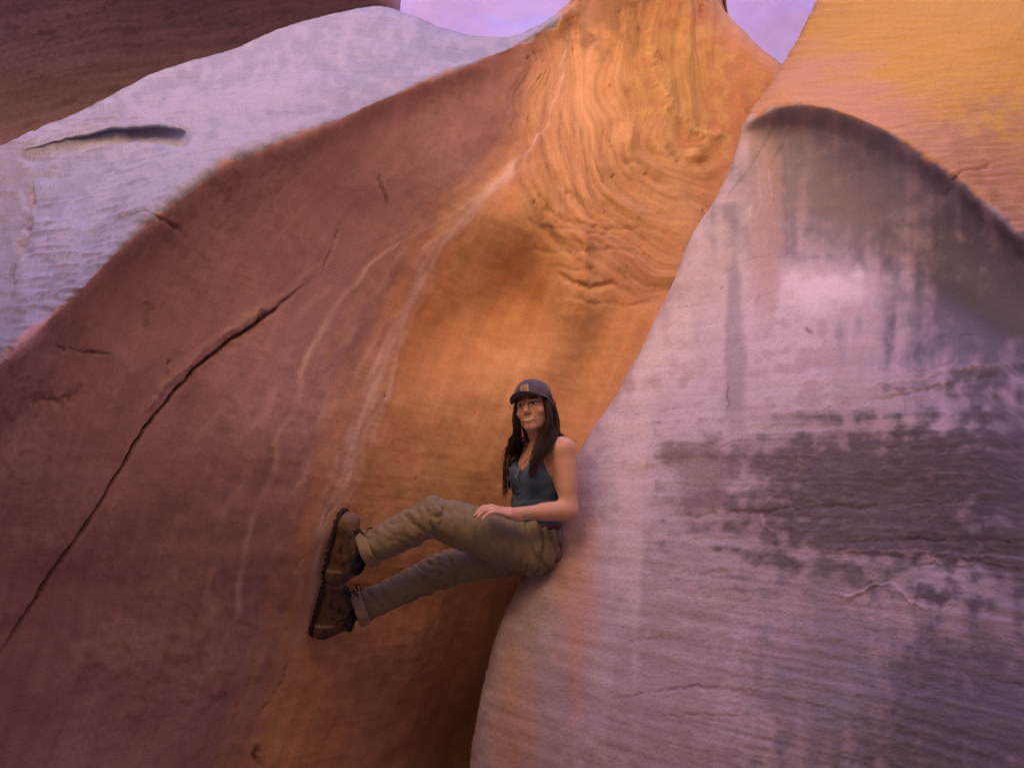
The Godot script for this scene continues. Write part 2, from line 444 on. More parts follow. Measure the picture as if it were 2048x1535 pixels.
func _lines() -> void:
	var pale := Color(0.64, 0.45, 0.39)
	var dark := Color(0.12, 0.055, 0.035)
	left_lines = [
		Line.new([[815, 620], [796, 720], [775, 800], [752, 860], [738, 905]], 7, -0.002, pale, 0.9, 0.5),
		Line.new([[1136, 30], [1122, 170], [1090, 258], [1056, 305], [1046, 340]], 4, -0.004, pale, 0.75, 1.0),
		Line.new([[690, 940], [655, 1010], [615, 1100], [580, 1180]], 4, 0.002, pale, 0.55, 1.2),
		Line.new([[720, 860], [690, 960], [650, 1060], [625, 1130]], 3, 0.003, pale, 0.5, 1.4),
		# the long crack and its broken lip
		Line.new([[640, 548], [585, 592], [535, 630], [455, 685], [392, 738], [340, 800], [292, 858], [243, 940], [192, 1018], [130, 1108], [75, 1200], [0, 1320], [-120, 1500]], 3.8, 0.035, dark, 0.85, 0.5),
		Line.new([[545, 618], [505, 655], [455, 690], [400, 733], [345, 790]], 11, 0.008, Color(0.22, 0.12, 0.10), 0.5, 0.8),
		Line.new([[560, 590], [500, 630], [440, 672], [380, 722], [320, 785], [270, 850]], 10, -0.008, Color(0.45, 0.29, 0.27), 0.4, 0.6),
		Line.new([[515, 630], [530, 628], [538, 636]], 8, 0.012, dark, 0.6, 0.8),
		Line.new([[760, 345], [763, 368], [776, 396], [778, 418]], 2.6, 0.012, dark, 0.7, 0.8),
		Line.new([[640, 560], [670, 490], [685, 450]], 3, 0.008, dark, 0.25, 1.2),
		# slots in the pale ledge
		Line.new([[170, 470], [230, 445], [290, 428], [330, 440], [370, 470]], 3, 0.012, dark, 0.35, 1.0),
		Line.new([[60, 330], [55, 400], [60, 460], [30, 520], [15, 600]], 8, 0.02, Color(0.3, 0.22, 0.2), 0.4, 1.0),
		Line.new([[100, 695], [160, 703], [232, 712]], 3, 0.007, dark, 0.45, 0.8),
		Line.new([[290, 600], [305, 620], [290, 665]], 10, 0.008, dark, 0.25, 0.6),
		Line.new([[40, 790], [110, 810], [170, 770]], 12, 0.01, dark, 0.2, 0.6),
		Line.new([[345, 722], [335, 728]], 5, 0.012, dark, 0.5, 1.0),
		# grooves of the swirl
		Line.new([[1068, 330], [1072, 385], [1092, 415], [1130, 440], [1180, 452], [1240, 457], [1330, 455]], 5.6, 0.0132, dark, 0.15, 0.7),
		Line.new([[1040, 400], [1062, 440], [1110, 458], [1190, 466], [1280, 470]], 4.4, 0.0084, dark, 0.12, 0.7),
		Line.new([[1085, 280], [1092, 330], [1120, 370], [1160, 400], [1206, 426]], 6.2, 0.0120, dark, 0.2, 0.8),
		Line.new([[1110, 545], [1140, 564], [1170, 572], [1205, 570], [1240, 563]], 6.2, 0.0210, dark, 0.35, 0.5),
		Line.new([[1030, 500], [1080, 497], [1150, 505], [1230, 498], [1300, 500]], 4.4, 0.0072, dark, 0.1, 0.8),
		Line.new([[1100, 528], [1150, 540], [1200, 537]], 3.8, 0.0060, dark, 0.15, 0.8),
		Line.new([[1120, 590], [1180, 605], [1260, 608], [1340, 596]], 5.0, 0.0072, dark, 0.1, 0.8),
		Line.new([[1205, 260], [1222, 295], [1250, 325], [1290, 340]], 5.0, 0.0096, dark, 0.2, 0.9),
		Line.new([[1272, 0], [1274, 40], [1284, 80]], 5.0, 0.0120, dark, 0.25, 0.5),
		Line.new([[1238, 20], [1240, 60]], 6.2, 0.0096, dark, 0.2, 0.6),
		Line.new([[1408, 0], [1412, 40]], 5.0, 0.0120, dark, 0.25, 0.5),
		Line.new([[1330, 290], [1350, 312], [1362, 330]], 7.5, 0.0120, dark, 0.25, 0.9),
		Line.new([[1304, 150], [1345, 225], [1400, 262], [1470, 280]], 9, -0.014, Color(0.6, 0.4, 0.2), 0.2, 0.7),
		Line.new([[1290, 60], [1312, 150], [1350, 220]], 9, -0.014, Color(0.6, 0.4, 0.2), 0.2, 0.7),
		# scuffed hollow below the boots
		Line.new([[583, 1290], [560, 1370], [530, 1410], [518, 1425]], 3, 0.006, dark, 0.5, 1.6),
		Line.new([[514, 1490], [512, 1535]], 8, 0.012, dark, 0.6, 1.2),
		Line.new([[826, 956], [832, 956]], 3, 0.006, dark, 0.8, 0.4),
		Line.new([[768, 786], [771, 795]], 2.2, 0.008, dark, 0.8, 0.4),
	]
	var r := RandomNumberGenerator.new()
	r.seed = 3
	for k in 15:        # long bedding grooves wrapped round the hollow
		var rad := 95.0 + 268.0 * pow(k / 14.0, 0.85) + r.randf_range(-5, 5)
		var from := r.randf_range(-0.9, 0.35) if k > 5 else r.randf_range(-0.2, 0.3)
		var till := r.randf_range(1.1, 1.75)
		var pts := []
		for j in 13:
			var a := lerpf(from, till, j / 12.0)
			var lean := 1.0 - 0.10 * maxf(-a, 0.0)
			pts.append([1385.0 - rad * cos(maxf(a, 0.0)) * lean, 262.0 + rad * sin(maxf(a, 0.0)) / 1.06 + 260.0 * minf(a, 0.0)])
		left_lines.append(Line.new(pts, r.randf_range(4.5, 10.0), r.randf_range(0.003, 0.009), dark, r.randf_range(0.08, 0.25), 0.22))
	var grey := Color(0.16, 0.12, 0.12)
	right_lines = [
		Line.new([[1700, 800], [1800, 790], [1900, 768], [2048, 742], [2300, 700]], 5, 0.0090, grey, 0.25, 0.9),
		Line.new([[1690, 775], [1800, 765], [1900, 745], [2048, 722], [2300, 690]], 5, -0.0060, Color(0.5, 0.38, 0.35), 0.3, 0.9),
		Line.new([[1800, 752], [1900, 728], [2000, 716]], 3.5, 0.0045, grey, 0.25, 1.0),
		Line.new([[1600, 830], [1680, 812], [1750, 808]], 5, 0.0036, grey, 0.25, 1.4),
		Line.new([[1330, 1032], [1400, 1030], [1520, 1020], [1700, 1012], [1850, 1005], [2048, 1000]], 4, 0.0060, grey, 0.35, 1.3),
		Line.new([[1560, 1088], [1700, 1084], [1850, 1080], [2048, 1085], [2300, 1090]], 3.5, 0.0060, grey, 0.4, 1.2),
		Line.new([[1580, 1100], [1750, 1102], [1900, 1108], [2048, 1120], [2300, 1140]], 4, -0.0036, Color(0.45, 0.36, 0.36), 0.35, 1.4),
		Line.new([[1800, 1130], [1900, 1132], [2048, 1140], [2300, 1150]], 4.5, 0.0060, grey, 0.35, 1.2),
		Line.new([[1230, 1152], [1330, 1146], [1400, 1142], [1470, 1144]], 3, 0.0036, grey, 0.35, 1.4),
		Line.new([[1250, 1090], [1340, 1084], [1420, 1078]], 2.5, 0.0024, grey, 0.2, 1.4),
		Line.new([[1210, 1395], [1290, 1384], [1370, 1372], [1460, 1376], [1560, 1386]], 4, 0.0042, grey, 0.35, 1.5),
		Line.new([[1250, 1282], [1310, 1274], [1370, 1272]], 2.6, 0.0024, grey, 0.35, 1.4),
		Line.new([[1300, 1430], [1420, 1428], [1500, 1432]], 3, 0.0030, grey, 0.3, 1.5),
		Line.new([[1240, 948], [1320, 936], [1400, 942]], 3, 0.0024, grey, 0.25, 1.4),
		Line.new([[1255, 830], [1320, 822], [1380, 818]], 2.5, 0.0018, grey, 0.25, 1.4),
		Line.new([[1460, 765], [1456, 790], [1461, 810], [1452, 824]], 2.4, 0.0048, grey, 0.6, 0.9),
		Line.new([[1545, 915], [1540, 940], [1528, 960]], 2.4, 0.0042, grey, 0.6, 0.9),
		Line.new([[1456, 534], [1447, 548], [1480, 526]], 2.2, 0.0036, grey, 0.5, 0.9),
		Line.new([[1480, 525], [1515, 515], [1560, 510]], 2.0, 0.0018, grey, 0.25, 1.2),
		Line.new([[1520, 590], [1512, 605]], 2.6, 0.0042, grey, 0.7, 0.6),
		Line.new([[1532, 543], [1526, 550]], 2.2, 0.0036, grey, 0.7, 0.6),
		Line.new([[1448, 570], [1442, 580]], 2.2, 0.0036, grey, 0.5, 0.6),
		Line.new([[1612, 655], [1616, 662], [1626, 668]], 4, 0.0060, grey, 0.8, 0.5),
		Line.new([[1320, 622], [1390, 612], [1440, 600]], 2.2, 0.0024, grey, 0.2, 1.2),
		Line.new([[1620, 520], [1645, 514]], 2.4, 0.0024, grey, 0.35, 1.0),
		Line.new([[1725, 335], [1715, 345]], 5, 0.0042, grey, 0.5, 1.0),
		Line.new([[1720, 398], [1715, 402]], 4, 0.0036, grey, 0.6, 1.0),
		Line.new([[1905, 365], [1915, 350], [1945, 338], [1990, 328]], 3.5, 0.0105, grey, 0.5, 0.8),
		Line.new([[1895, 395], [1898, 380], [1912, 372]], 4, 0.0060, grey, 0.5, 0.8),
		Line.new([[1830, 570], [1870, 562], [1900, 545], [1935, 500]], 2.6, 0.0030, grey, 0.35, 1.4),
		Line.new([[1530, 350], [1560, 300], [1590, 235]], 3, 0.0036, grey, 0.3, 0.8),
		Line.new([[1445, 410], [1500, 340], [1545, 260], [1565, 225]], 2.4, 0.0030, grey, 0.35, 0.8),
		Line.new([[1512, 300], [1520, 340], [1522, 400], [1515, 440], [1500, 430], [1508, 380]], 3, -0.0024, Color(0.5, 0.45, 0.47), 0.4, 0.8),
		Line.new([[1535, 320], [1545, 380], [1538, 420]], 3, -0.0024, Color(0.5, 0.45, 0.47), 0.35, 0.8),
		# lip of the pale lower slab
		Line.new([[1560, 1160], [1640, 1180], [1700, 1196], [1730, 1180], [1755, 1168], [1790, 1170], [1812, 1188], [1826, 1206], [1850, 1212], [1950, 1222]], 4, -0.0060, Color(0.5, 0.44, 0.46), 0.5, 0.8),
		Line.new([[1418, 862], [1420, 885], [1440, 895], [1462, 888], [1482, 880], [1490, 862]], 2.4, 0.0036, grey, 0.4, 0.9),
		Line.new([[1520, 1018], [1530, 1050], [1555, 1070]], 3, -0.0030, Color(0.55, 0.45, 0.45), 0.5, 1.0),
	]

func _sort() -> void:
	sort_lines(left_lines, left_cells)
	sort_lines(right_lines, right_cells)

func dress_left(q3: Vector3, p: Vector3, n: Vector3, out: Array) -> void:
	var q := Vector2(q3.x, q3.y)
	var big := n_big.get_noise_3dv(p)
	var mid := n_mid.get_noise_3dv(p)
	var fin := n_fine.get_noise_3dv(p)
	var ch := n_chart.get_noise_2dv(q * 2.2)
	var fringe := n_chart.get_noise_2d(q.x * 1.3 + q.y * 2.0, (q.y - q.x * 0.3) * 11.0)
	# above the edge: pale pitted ledge, blue of the sky light painted in
	var edge: float = row_at(CREASE_X, CREASE_Y, q.x) - q.y
	var wild := clampf((300.0 - q.x) / 300.0, 0.0, 1.0)
	var ledge := smoothstep(-2.0, 3.0, edge + fringe * (3.0 + 20.0 * wild) + ch * 7.0)
	if q.x > 1090.0: ledge *= smoothstep(1150.0, 1100.0, q.x)
	# side of the pale stripe: > 0 on the orange side
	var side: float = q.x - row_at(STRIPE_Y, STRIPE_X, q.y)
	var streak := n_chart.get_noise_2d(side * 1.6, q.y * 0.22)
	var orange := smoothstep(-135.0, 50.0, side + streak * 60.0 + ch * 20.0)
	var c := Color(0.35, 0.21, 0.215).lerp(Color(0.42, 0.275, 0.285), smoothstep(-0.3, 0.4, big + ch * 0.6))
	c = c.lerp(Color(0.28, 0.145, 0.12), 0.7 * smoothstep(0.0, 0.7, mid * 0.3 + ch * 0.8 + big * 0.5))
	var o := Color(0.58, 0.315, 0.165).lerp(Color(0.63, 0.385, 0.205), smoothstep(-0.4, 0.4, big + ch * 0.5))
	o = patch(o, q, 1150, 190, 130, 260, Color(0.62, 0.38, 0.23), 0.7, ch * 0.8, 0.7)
	o = patch(o, q, 1370, 150, 120, 190, Color(0.66, 0.46, 0.20), 0.7, ch * 0.8, 0.7)  # golden bounced light painted on the neck
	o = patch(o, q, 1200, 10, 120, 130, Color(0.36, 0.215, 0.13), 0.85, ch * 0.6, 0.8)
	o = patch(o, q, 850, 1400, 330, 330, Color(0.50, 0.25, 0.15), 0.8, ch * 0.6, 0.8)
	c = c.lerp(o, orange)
	c = c * (1.0 + 0.03 * fin + 0.10 * mid)
	out[0] = 0.007 * mid + 0.035 * big
	# cross-bedding cut by the surface: rings round the hollow, and streaks along the wall
	var rx := q.x - 1385.0
	var ry := maxf(q.y - 262.0, 0.0)
	var ring := sqrt(rx * rx + ry * ry * 1.12) + n_ring.get_noise_2d(q.x * 0.006 + 7.0, q.y * 0.006) * 26.0
	var swirl := smoothstep(395.0, 340.0, ring) * smoothstep(1480.0, 1400.0, q.x) * smoothstep(-140.0, -40.0, side + 70.0) * (1.0 - ledge)
	if swirl > 0.0:
		var along := atan2(ry, -rx) if q.y > 262.0 else (q.y - 262.0) / 300.0
		c = c * lerpf(1.0, 0.86, swirl)
		var b1 := n_ring.get_noise_2d(ring * 0.020, along * 0.35)
		var b2 := n_ring.get_noise_2d(ring * 0.11 + 50.0, along * 0.8)
		out[0] += swirl * (0.020 * b1 * (0.45 + 0.9 * smoothstep(-0.3, 0.4, n_ring.get_noise_2d(q.x * 0.008, q.y * 0.008 + 40.0))) + 0.0012 * b2) * smoothstep(-250.0, 350.0, q.y)
		c = c * (1.0 + swirl * 0.16 * b2)
		var pit := n_cell.get_noise_2d(ring * 0.055, along * 9.0)
		var k := smoothstep(-0.72, -0.92, pit) * swirl * smoothstep(-0.1, 0.35, n_chart.get_noise_2d(q.x * 0.7 + 300.0, q.y * 0.7)) * smoothstep(90.0, 150.0, ring)
		out[0] -= 0.018 * k
		c = c.lerp(Color(0.16, 0.085, 0.04), k * 0.5)
	else:
		var flow := n_bed.get_noise_2d(side * 0.02, q.y * 0.004 + big)
		out[0] += 0.0012 * flow
		c = c * (1.0 + 0.06 * flow)
		var bed := n_bed.get_noise_3d(p.x * 1.4, (p.y + 0.1 * p.x) * 26.0, p.z * 1.4)
		out[0] += 0.0012 * bed * (0.4 + orange)
		c = c * (1.0 + 0.06 * bed)
	# pale veins that follow the curve of the stripe
	var low := smoothstep(330.0, 640.0, q.y)
	var wob := 14.0 * n_ring.get_noise_2d(q.y * 0.006, 3.0) + 2.0 * n_ring.get_noise_2d(q.y * 0.02, side * 0.004)
	var vein := 0.0
	for b: Array in (VEINS if side > -380.0 and side < 80.0 and ledge < 1.0 and q.y > 290.0 and q.y < 1420.0 else []):
		var dd: float = (side + wob * b[4] - b[0] * low) / b[1]
		if absf(dd) > 3.0: continue
		var patchy := smoothstep(-0.45, 0.25, n_ring.get_noise_2d(q.y * 0.008 + b[0], b[0]))
		vein += b[2] * exp(-dd * dd) * lerpf(patchy, 1.0, b[3]) * smoothstep(290.0, 380.0, q.y) * smoothstep(1420.0, 1150.0, q.y)
	vein *= 0.75 + 0.55 * n_chart.get_noise_2d(side * 6.0, q.y * 0.5)
	var fl := n_chart.get_noise_2d(side * 2.4, q.y * 0.10)
	c = c * (1.0 + 0.13 * fl * (1.0 - swirl))
	c = c.lerp(Color(0.70, 0.52, 0.46), clampf(vein * 1.35, 0.0, 0.9) * (1.0 - ledge))
	out[0] += 0.003 * vein
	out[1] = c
	if ledge > 0.0:
		var l := Color(0.22, 0.235, 0.335).lerp(Color(0.275, 0.285, 0.395), smoothstep(-0.5, 0.5, ch + big))
		var rub := n_bed.get_noise_3d(p.x * 3.0, p.y * 30.0, p.z * 3.0)
		var worn := smoothstep(420.0, 100.0, q.x)
		l = l.lerp(Color(0.15, 0.12, 0.125), (0.22 + 0.55 * worn) * smoothstep(0.15, 0.6, rub + fin * 0.3 + 0.25 * n_big.get_noise_3dv(p * 2.5)))
		l = l.lerp(Color(0.19, 0.175, 0.20), 0.6 * smoothstep(70.0, 30.0, q.x + ch * 30.0))
		out[1] = out[1].lerp(l, ledge)
		# shallow hollow that runs in under the loose slab
		var nu: float = row_at([10, 60, 130, 210, 270, 330, 374], [314, 300, 281, 264, 257, 257, 266], q.x)
		out[0] -= 0.045 * smoothstep(-12.0, 2.0, q.y - nu) * smoothstep(34.0, 18.0, q.y - nu) * smoothstep(5.0, 60.0, q.x) * smoothstep(384.0, 350.0, q.x)
		out[0] += ledge * (0.009 * rub * (0.25 + worn) + 0.003 * fin)
	lines_on(left_cells, q, fin * 0.7 + mid * 0.5, out)
	out[1].a = 1.0

func dress_right(q3: Vector3, p: Vector3, n: Vector3, out: Array) -> void:
	var q := Vector2(q3.x, q3.y)
	var big := n_big.get_noise_3dv(p + Vector3(9, 0, 0))
	var mid := n_mid.get_noise_3dv(p)
	var fin := n_fine.get_noise_3dv(p)
	var ch := n_chart.get_noise_2dv(q * 1.6 + Vector2(700, 0))
	var slant := q.y + 0.06 * (q.x - 1400.0)
	var bed := n_bed.get_noise_3d(p.x * 0.9, (p.y + 0.05 * p.x) * 34.0, p.z * 0.9)
	var bed2 := n_bed.get_noise_3d(p.x * 0.7 + 40.0, (p.y + 0.05 * p.x) * 11.0, p.z * 0.7)
	var fringe := n_chart.get_noise_2d((q.x + q.y * 0.8) * 8.0, (q.y - q.x) * 1.0)
	var below: float = q.y - row_at(RIDGE_X, RIDGE_Y, q.x)
	var under := smoothstep(-3.0, 4.0, below + fringe * 6.0 + ch * 12.0)
	# upper slab: golden strata with warm bounced light painted in, pinker towards the edge
	var gold := Color(0.46, 0.29, 0.08).lerp(Color(0.44, 0.265, 0.165), smoothstep(-0.5, 0.5, n_chart.get_noise_2d(q.x * 0.4, slant * 2.2) * 0.5 + smoothstep(-190.0, -30.0, below) - 0.55))
	gold = patch(gold, q, 2060, 330, 260, 190, Color(0.36, 0.215, 0.125), 0.85, ch * 0.6, 0.8)
	gold = gold * (1.0 + 0.10 * n_chart.get_noise_2d(q.x * 0.6 - q.y * 0.3, slant * 9.0) + 0.08 * fin)
	# fin: pink rock under a broken grey film, with light and shade painted in
	var c := Color(0.42, 0.345, 0.375).lerp(Color(0.49, 0.43, 0.48), smoothstep(-0.3, 0.4, big + ch))
	var drip := n_chart.get_noise_2d(q.x * 1.7, q.y * 0.16)
	var film := Color(0.47, 0.43, 0.465)
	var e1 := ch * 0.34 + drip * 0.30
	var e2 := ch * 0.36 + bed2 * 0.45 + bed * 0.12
	c = patch(c, q, 1430, 560, 150, 300, film, 0.6, e1, 0.7)
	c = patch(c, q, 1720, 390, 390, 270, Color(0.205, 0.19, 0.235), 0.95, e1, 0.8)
	c = patch(c, q, 2010, 600, 370, 330, Color(0.13, 0.125, 0.145), 0.93, e1, 0.8)  # right end darkened further, its shade put into the colour
	c = patch(c, q, 1655, 580, 150, 65, Color(0.62, 0.555, 0.60), 0.9, e1, 0.8)  # sky light on the bulge painted as a bright patch
	c = patch(c, q, 1530, 480, 40, 250, Color(0.38, 0.29, 0.285), 0.75, e1, 0.5)
	c = patch(c, q, 1470, 720, 28, 210, Color(0.29, 0.265, 0.295), 0.75, e1, 0.6)
	c = patch(c, q, 1310, 690, 90, 150, Color(0.60, 0.54, 0.575), 0.6, e1, 0.8)  # light along the left edge painted in
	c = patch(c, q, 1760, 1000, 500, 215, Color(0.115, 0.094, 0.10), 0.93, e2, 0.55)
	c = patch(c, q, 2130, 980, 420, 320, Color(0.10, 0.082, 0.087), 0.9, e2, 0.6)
	c = patch(c, q, 1400, 960, 90, 130, Color(0.22, 0.16, 0.16), 0.6, e2, 0.6)
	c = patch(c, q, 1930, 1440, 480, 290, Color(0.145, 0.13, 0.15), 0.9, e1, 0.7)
	c = patch(c, q, 1640, 1340, 170, 230, Color(0.30, 0.265, 0.305), 0.8, e1, 0.7)
	c = patch(c, q, 1190, 1290, 66, 340, Color(0.50, 0.42, 0.46), 0.7, drip * 0.6 + ch * 0.3, 0.6)
	c = patch(c, q, 1260, 960, 50, 340, Color(0.58, 0.50, 0.53), 0.75, drip * 0.6 + ch * 0.3, 0.6)
	c = patch(c, q, 1150, 1180, 60, 330, Color(0.50, 0.31, 0.25), 0.75, drip * 0.3 + ch * 0.3, 0.7)
	c = patch(c, q, 1030, 1480, 60, 240, Color(0.48, 0.29, 0.22), 0.75, drip * 0.3 + ch * 0.3, 0.7)
	# pale crust specks on the film
	var speck := n_fine.get_noise_3d(p.x * 0.5, p.y * 1.6, p.z * 0.5)
	var rough := smoothstep(820.0, 900.0, q.y + ch * 60.0) * smoothstep(1260.0, 1460.0, q.x + ch * 90.0)
	c = c.lerp(Color(0.56, 0.45, 0.43), rough * 0.10 * smoothstep(0.0, 0.6, speck + bed * 0.35))
	c = c * (1.0 + 0.04 * fin + 0.10 * bed2)
	out[0] = 0.02 * big + 0.006 * mid
	out[0] += 0.0022 * bed * (0.2 + rough) + 0.005 * bed2 * smoothstep(650.0, 800.0, q.y) + 0.0016 * rough * (speck + fin)
	out[0] += (1.0 - under) * 0.006 * n_chart.get_noise_2d(q.x * 0.6, slant * 7.0)
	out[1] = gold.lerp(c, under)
	lines_on(right_cells, q, fin * 0.7 + mid * 0.5, out)
	out[1].a = 1.0

func dress_far(q3: Vector3, p: Vector3, n: Vector3, out: Array) -> void:
	var big := n_big.get_noise_3dv(p)
	out[0] = 0.10 * big
	out[1] = Color(0.55, 0.37, 0.32).lerp(Color(0.57, 0.43, 0.37), smoothstep(-0.3, 0.4, n_big.get_noise_3dv(p * 0.6 + Vector3(30, 0, 0)))) * (1.0 + 0.08 * n_mid.get_noise_3d(p.x, p.y * 3.0, p.z))
	out[1].a = 1.0

func dress_upper(q3: Vector3, p: Vector3, n: Vector3, out: Array) -> void:
	var q := Vector2(q3.x, q3.y)
	var slant := q.y + 0.16 * q.x + 40.0 * n_big.get_noise_3dv(p * 0.5)
	var b := n_chart.get_noise_2d(q.x * 0.25, slant * 5.0)
	var fin := n_fine.get_noise_3dv(p)
	out[0] = 0.03 * n_big.get_noise_3dv(p) + 0.006 * b + 0.003 * fin
	out[1] = Color(0.36, 0.235, 0.205) * (1.0 + 0.30 * b + 0.12 * fin)
	out[1] = out[1].lerp(Color(0.22, 0.14, 0.12), 0.6 * smoothstep(0.25, 0.5, n_chart.get_noise_2d(q.x * 1.4, slant * 4.0)))
	out[1].a = 1.0

func dress_plain(q: Vector3, p: Vector3, n: Vector3, out: Array) -> void:
	var big := n_big.get_noise_3dv(p)
	out[0] = 0.06 * big + 0.012 * n_mid.get_noise_3dv(p)
	out[1] = Color(0.58, 0.41, 0.29) * (1.0 + 0.15 * n_bed.get_noise_3d(p.x * 0.4, p.y * 5.0, p.z * 0.4) + 0.1 * big)
	out[1].a = 1.0

func structure(called: String, m: Mesh, label: String, category: String, mat: Material) -> MeshInstance3D:
	var o := mesh_node(called, m, mat)
	tag(o, label, category, "", "structure")
	return o

func _rock() -> void:
	var mat := rock_material()
	_lines()
	_sort()
	var left := structure("canyon_wall_left", rock_sheet(LEFT_NODES, fine, dress_left), "reddish sandstone wall with pale veins curving into the orange alcove", "rock wall", mat)
	mesh_node("rock_slab", slab_mesh(), mat, left)
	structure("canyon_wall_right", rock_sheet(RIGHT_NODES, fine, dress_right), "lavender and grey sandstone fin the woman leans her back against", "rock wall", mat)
	structure("canyon_wall_far", rock_sheet([
		[[-200, -985, 14.6], [500, -985, 15], [950, -985, 15], [1500, -985, 15], [2000, -985, 14.8], [2800, -985, 14.5]],
		[[-200, -620, 14], [500, -620, 14.4], [950, -620, 14.5], [1500, -620, 14.5], [2000, -620, 14.2], [2800, -620, 13.5]],
		[[-200, -300, 12], [500, -300, 12.4], [950, -300, 12.8], [1500, -300, 12.8], [2000, -300, 12.4], [2800, -300, 12]],
		[[-200, 0, 9.2], [500, 0, 9.5], [950, 0, 9.9], [1500, 0, 9.9], [2000, 0, 9.5], [2800, 0, 9]],
		[[-200, 300, 8], [500, 300, 8.2], [950, 300, 8.3], [1500, 300, 8.3], [2000, 300, 8], [2800, 300, 7.5]],
		[[-200, 1400, 7], [500, 1400, 7.2], [950, 1400, 7.4], [1500, 1400, 7.4], [2000, 1400, 7], [2800, 1400, 6.5]]], 14.0, dress_far), "bright pink sandstone wall glimpsed beyond the narrow neck", "rock wall", mat)
	# its added lip juts out above the frame and keeps the sky off the banded face below
	structure("canyon_wall_upper_left", rock_sheet([
		[[-1200, -1400, 4.0], [-400, -1400, 4.3], [200, -1300, 4.6], [600, -1200, 5.0], [760, -1200, 5.4], [860, -1200, 7.5]],
		[[-1100, -700, 3.7], [-400, -700, 4.0], [200, -600, 4.3], [600, -500, 4.8], [735, -500, 5.3], [830, -500, 7.5]],
		[[-1000, -200, 3.5], [-300, -200, 3.8], [200, -200, 4.2], [560, -200, 4.7], [728, -200, 5.3], [800, -200, 7.5]],
		[[-1000, -95, 3.7], [-300, -95, 4.0], [200, -95, 4.4], [560, -90, 4.9], [726, -80, 5.5], [800, -80, 7.5]],
		[[-1000, -60, 4.6], [-300, -60, 5.1], [200, -60, 5.6], [560, -50, 6.0], [724, -40, 6.2], [800, -40, 7.5]],
		[[-1000, 100, 5.0], [-300, 100, 5.6], [200, 100, 6.1], [560, 80, 6.4], [722, 60, 6.5], [800, 60, 7.5]],
		[[-1000, 320, 5.0], [-300, 320, 5.6], [200, 300, 6.1], [560, 220, 6.4], [720, 170, 6.5], [800, 170, 7.5]],
		[[-1000, 1100, 4.8], [-300, 1100, 5.4], [200, 1000, 5.9], [560, 900, 6.2], [720, 800, 6.4], [800, 800, 7.5]]], 5.0, dress_upper), "dark brown banded sandstone wall rising behind the pale ledge", "rock wall", mat)
	structure("ground", rock_sheet([
		[Vector3(-60, -1.2, -60), Vector3(0, -1.2, -60), Vector3(60, -1.2, -60)],
		[Vector3(-60, -1.2, 0), Vector3(0, -1.2, 0), Vector3(60, -1.2, 0)],
		[Vector3(-60, -1.2, 60), Vector3(0, -1.2, 60), Vector3(60, -1.2, 60)]], 20.0, dress_plain), "sandy canyon floor", "ground", mat)
	# outside the frame: the passage the viewer stands in, roofed by an overhang added to shade it and bounce sun
	structure("canyon_wall_rear_left", rock_sheet([
		[Vector3(-1.3, 3.7, 5), Vector3(-1.3, 3.7, 3), Vector3(-1.2, 3.7, 0.6), Vector3(-1.5, 3.8, -0.6), Vector3(-2.6, 4.0, -1.3), Vector3(-6, 4.5, -1.8)],
		[Vector3(-1.3, 2.0, 5), Vector3(-1.3, 2.0, 3), Vector3(-1.3, 2.0, 0.6), Vector3(-1.55, 2.0, -0.7), Vector3(-2.4, 2.0, -1.5), Vector3(-5, 2.0, -2.0)],
		[Vector3(-1.3, -1.3, 5), Vector3(-1.4, -1.3, 3), Vector3(-1.5, -1.3, 0), Vector3(-1.9, -1.3, -1.0), Vector3(-3, -1.3, -1.8), Vector3(-4.5, -1.3, -2.5)]], 20.0, dress_plain), "sandstone wall of the passage at the viewer's left", "rock wall", mat)
	structure("canyon_wall_rear", rock_sheet([
		[Vector3(4.0, 4, 2.2), Vector3(1.5, 4, 3.4), Vector3(0, 4, 3.8), Vector3(-1.5, 4, 3.4), Vector3(-4, 4, 2.2)],
		[Vector3(4.0, 2, 2.2), Vector3(1.5, 2, 3.4), Vector3(0, 2, 3.8), Vector3(-1.5, 2, 3.4), Vector3(-4, 2, 2.2)],
		[Vector3(4.0, -1.3, 2.0), Vector3(1.5, -1.3, 3.2), Vector3(0, -1.3, 3.6), Vector3(-1.5, -1.3, 3.2), Vector3(-4, -1.3, 2.0)]], 20.0, dress_plain), "sandstone wall closing the passage behind the viewer", "rock wall", mat)
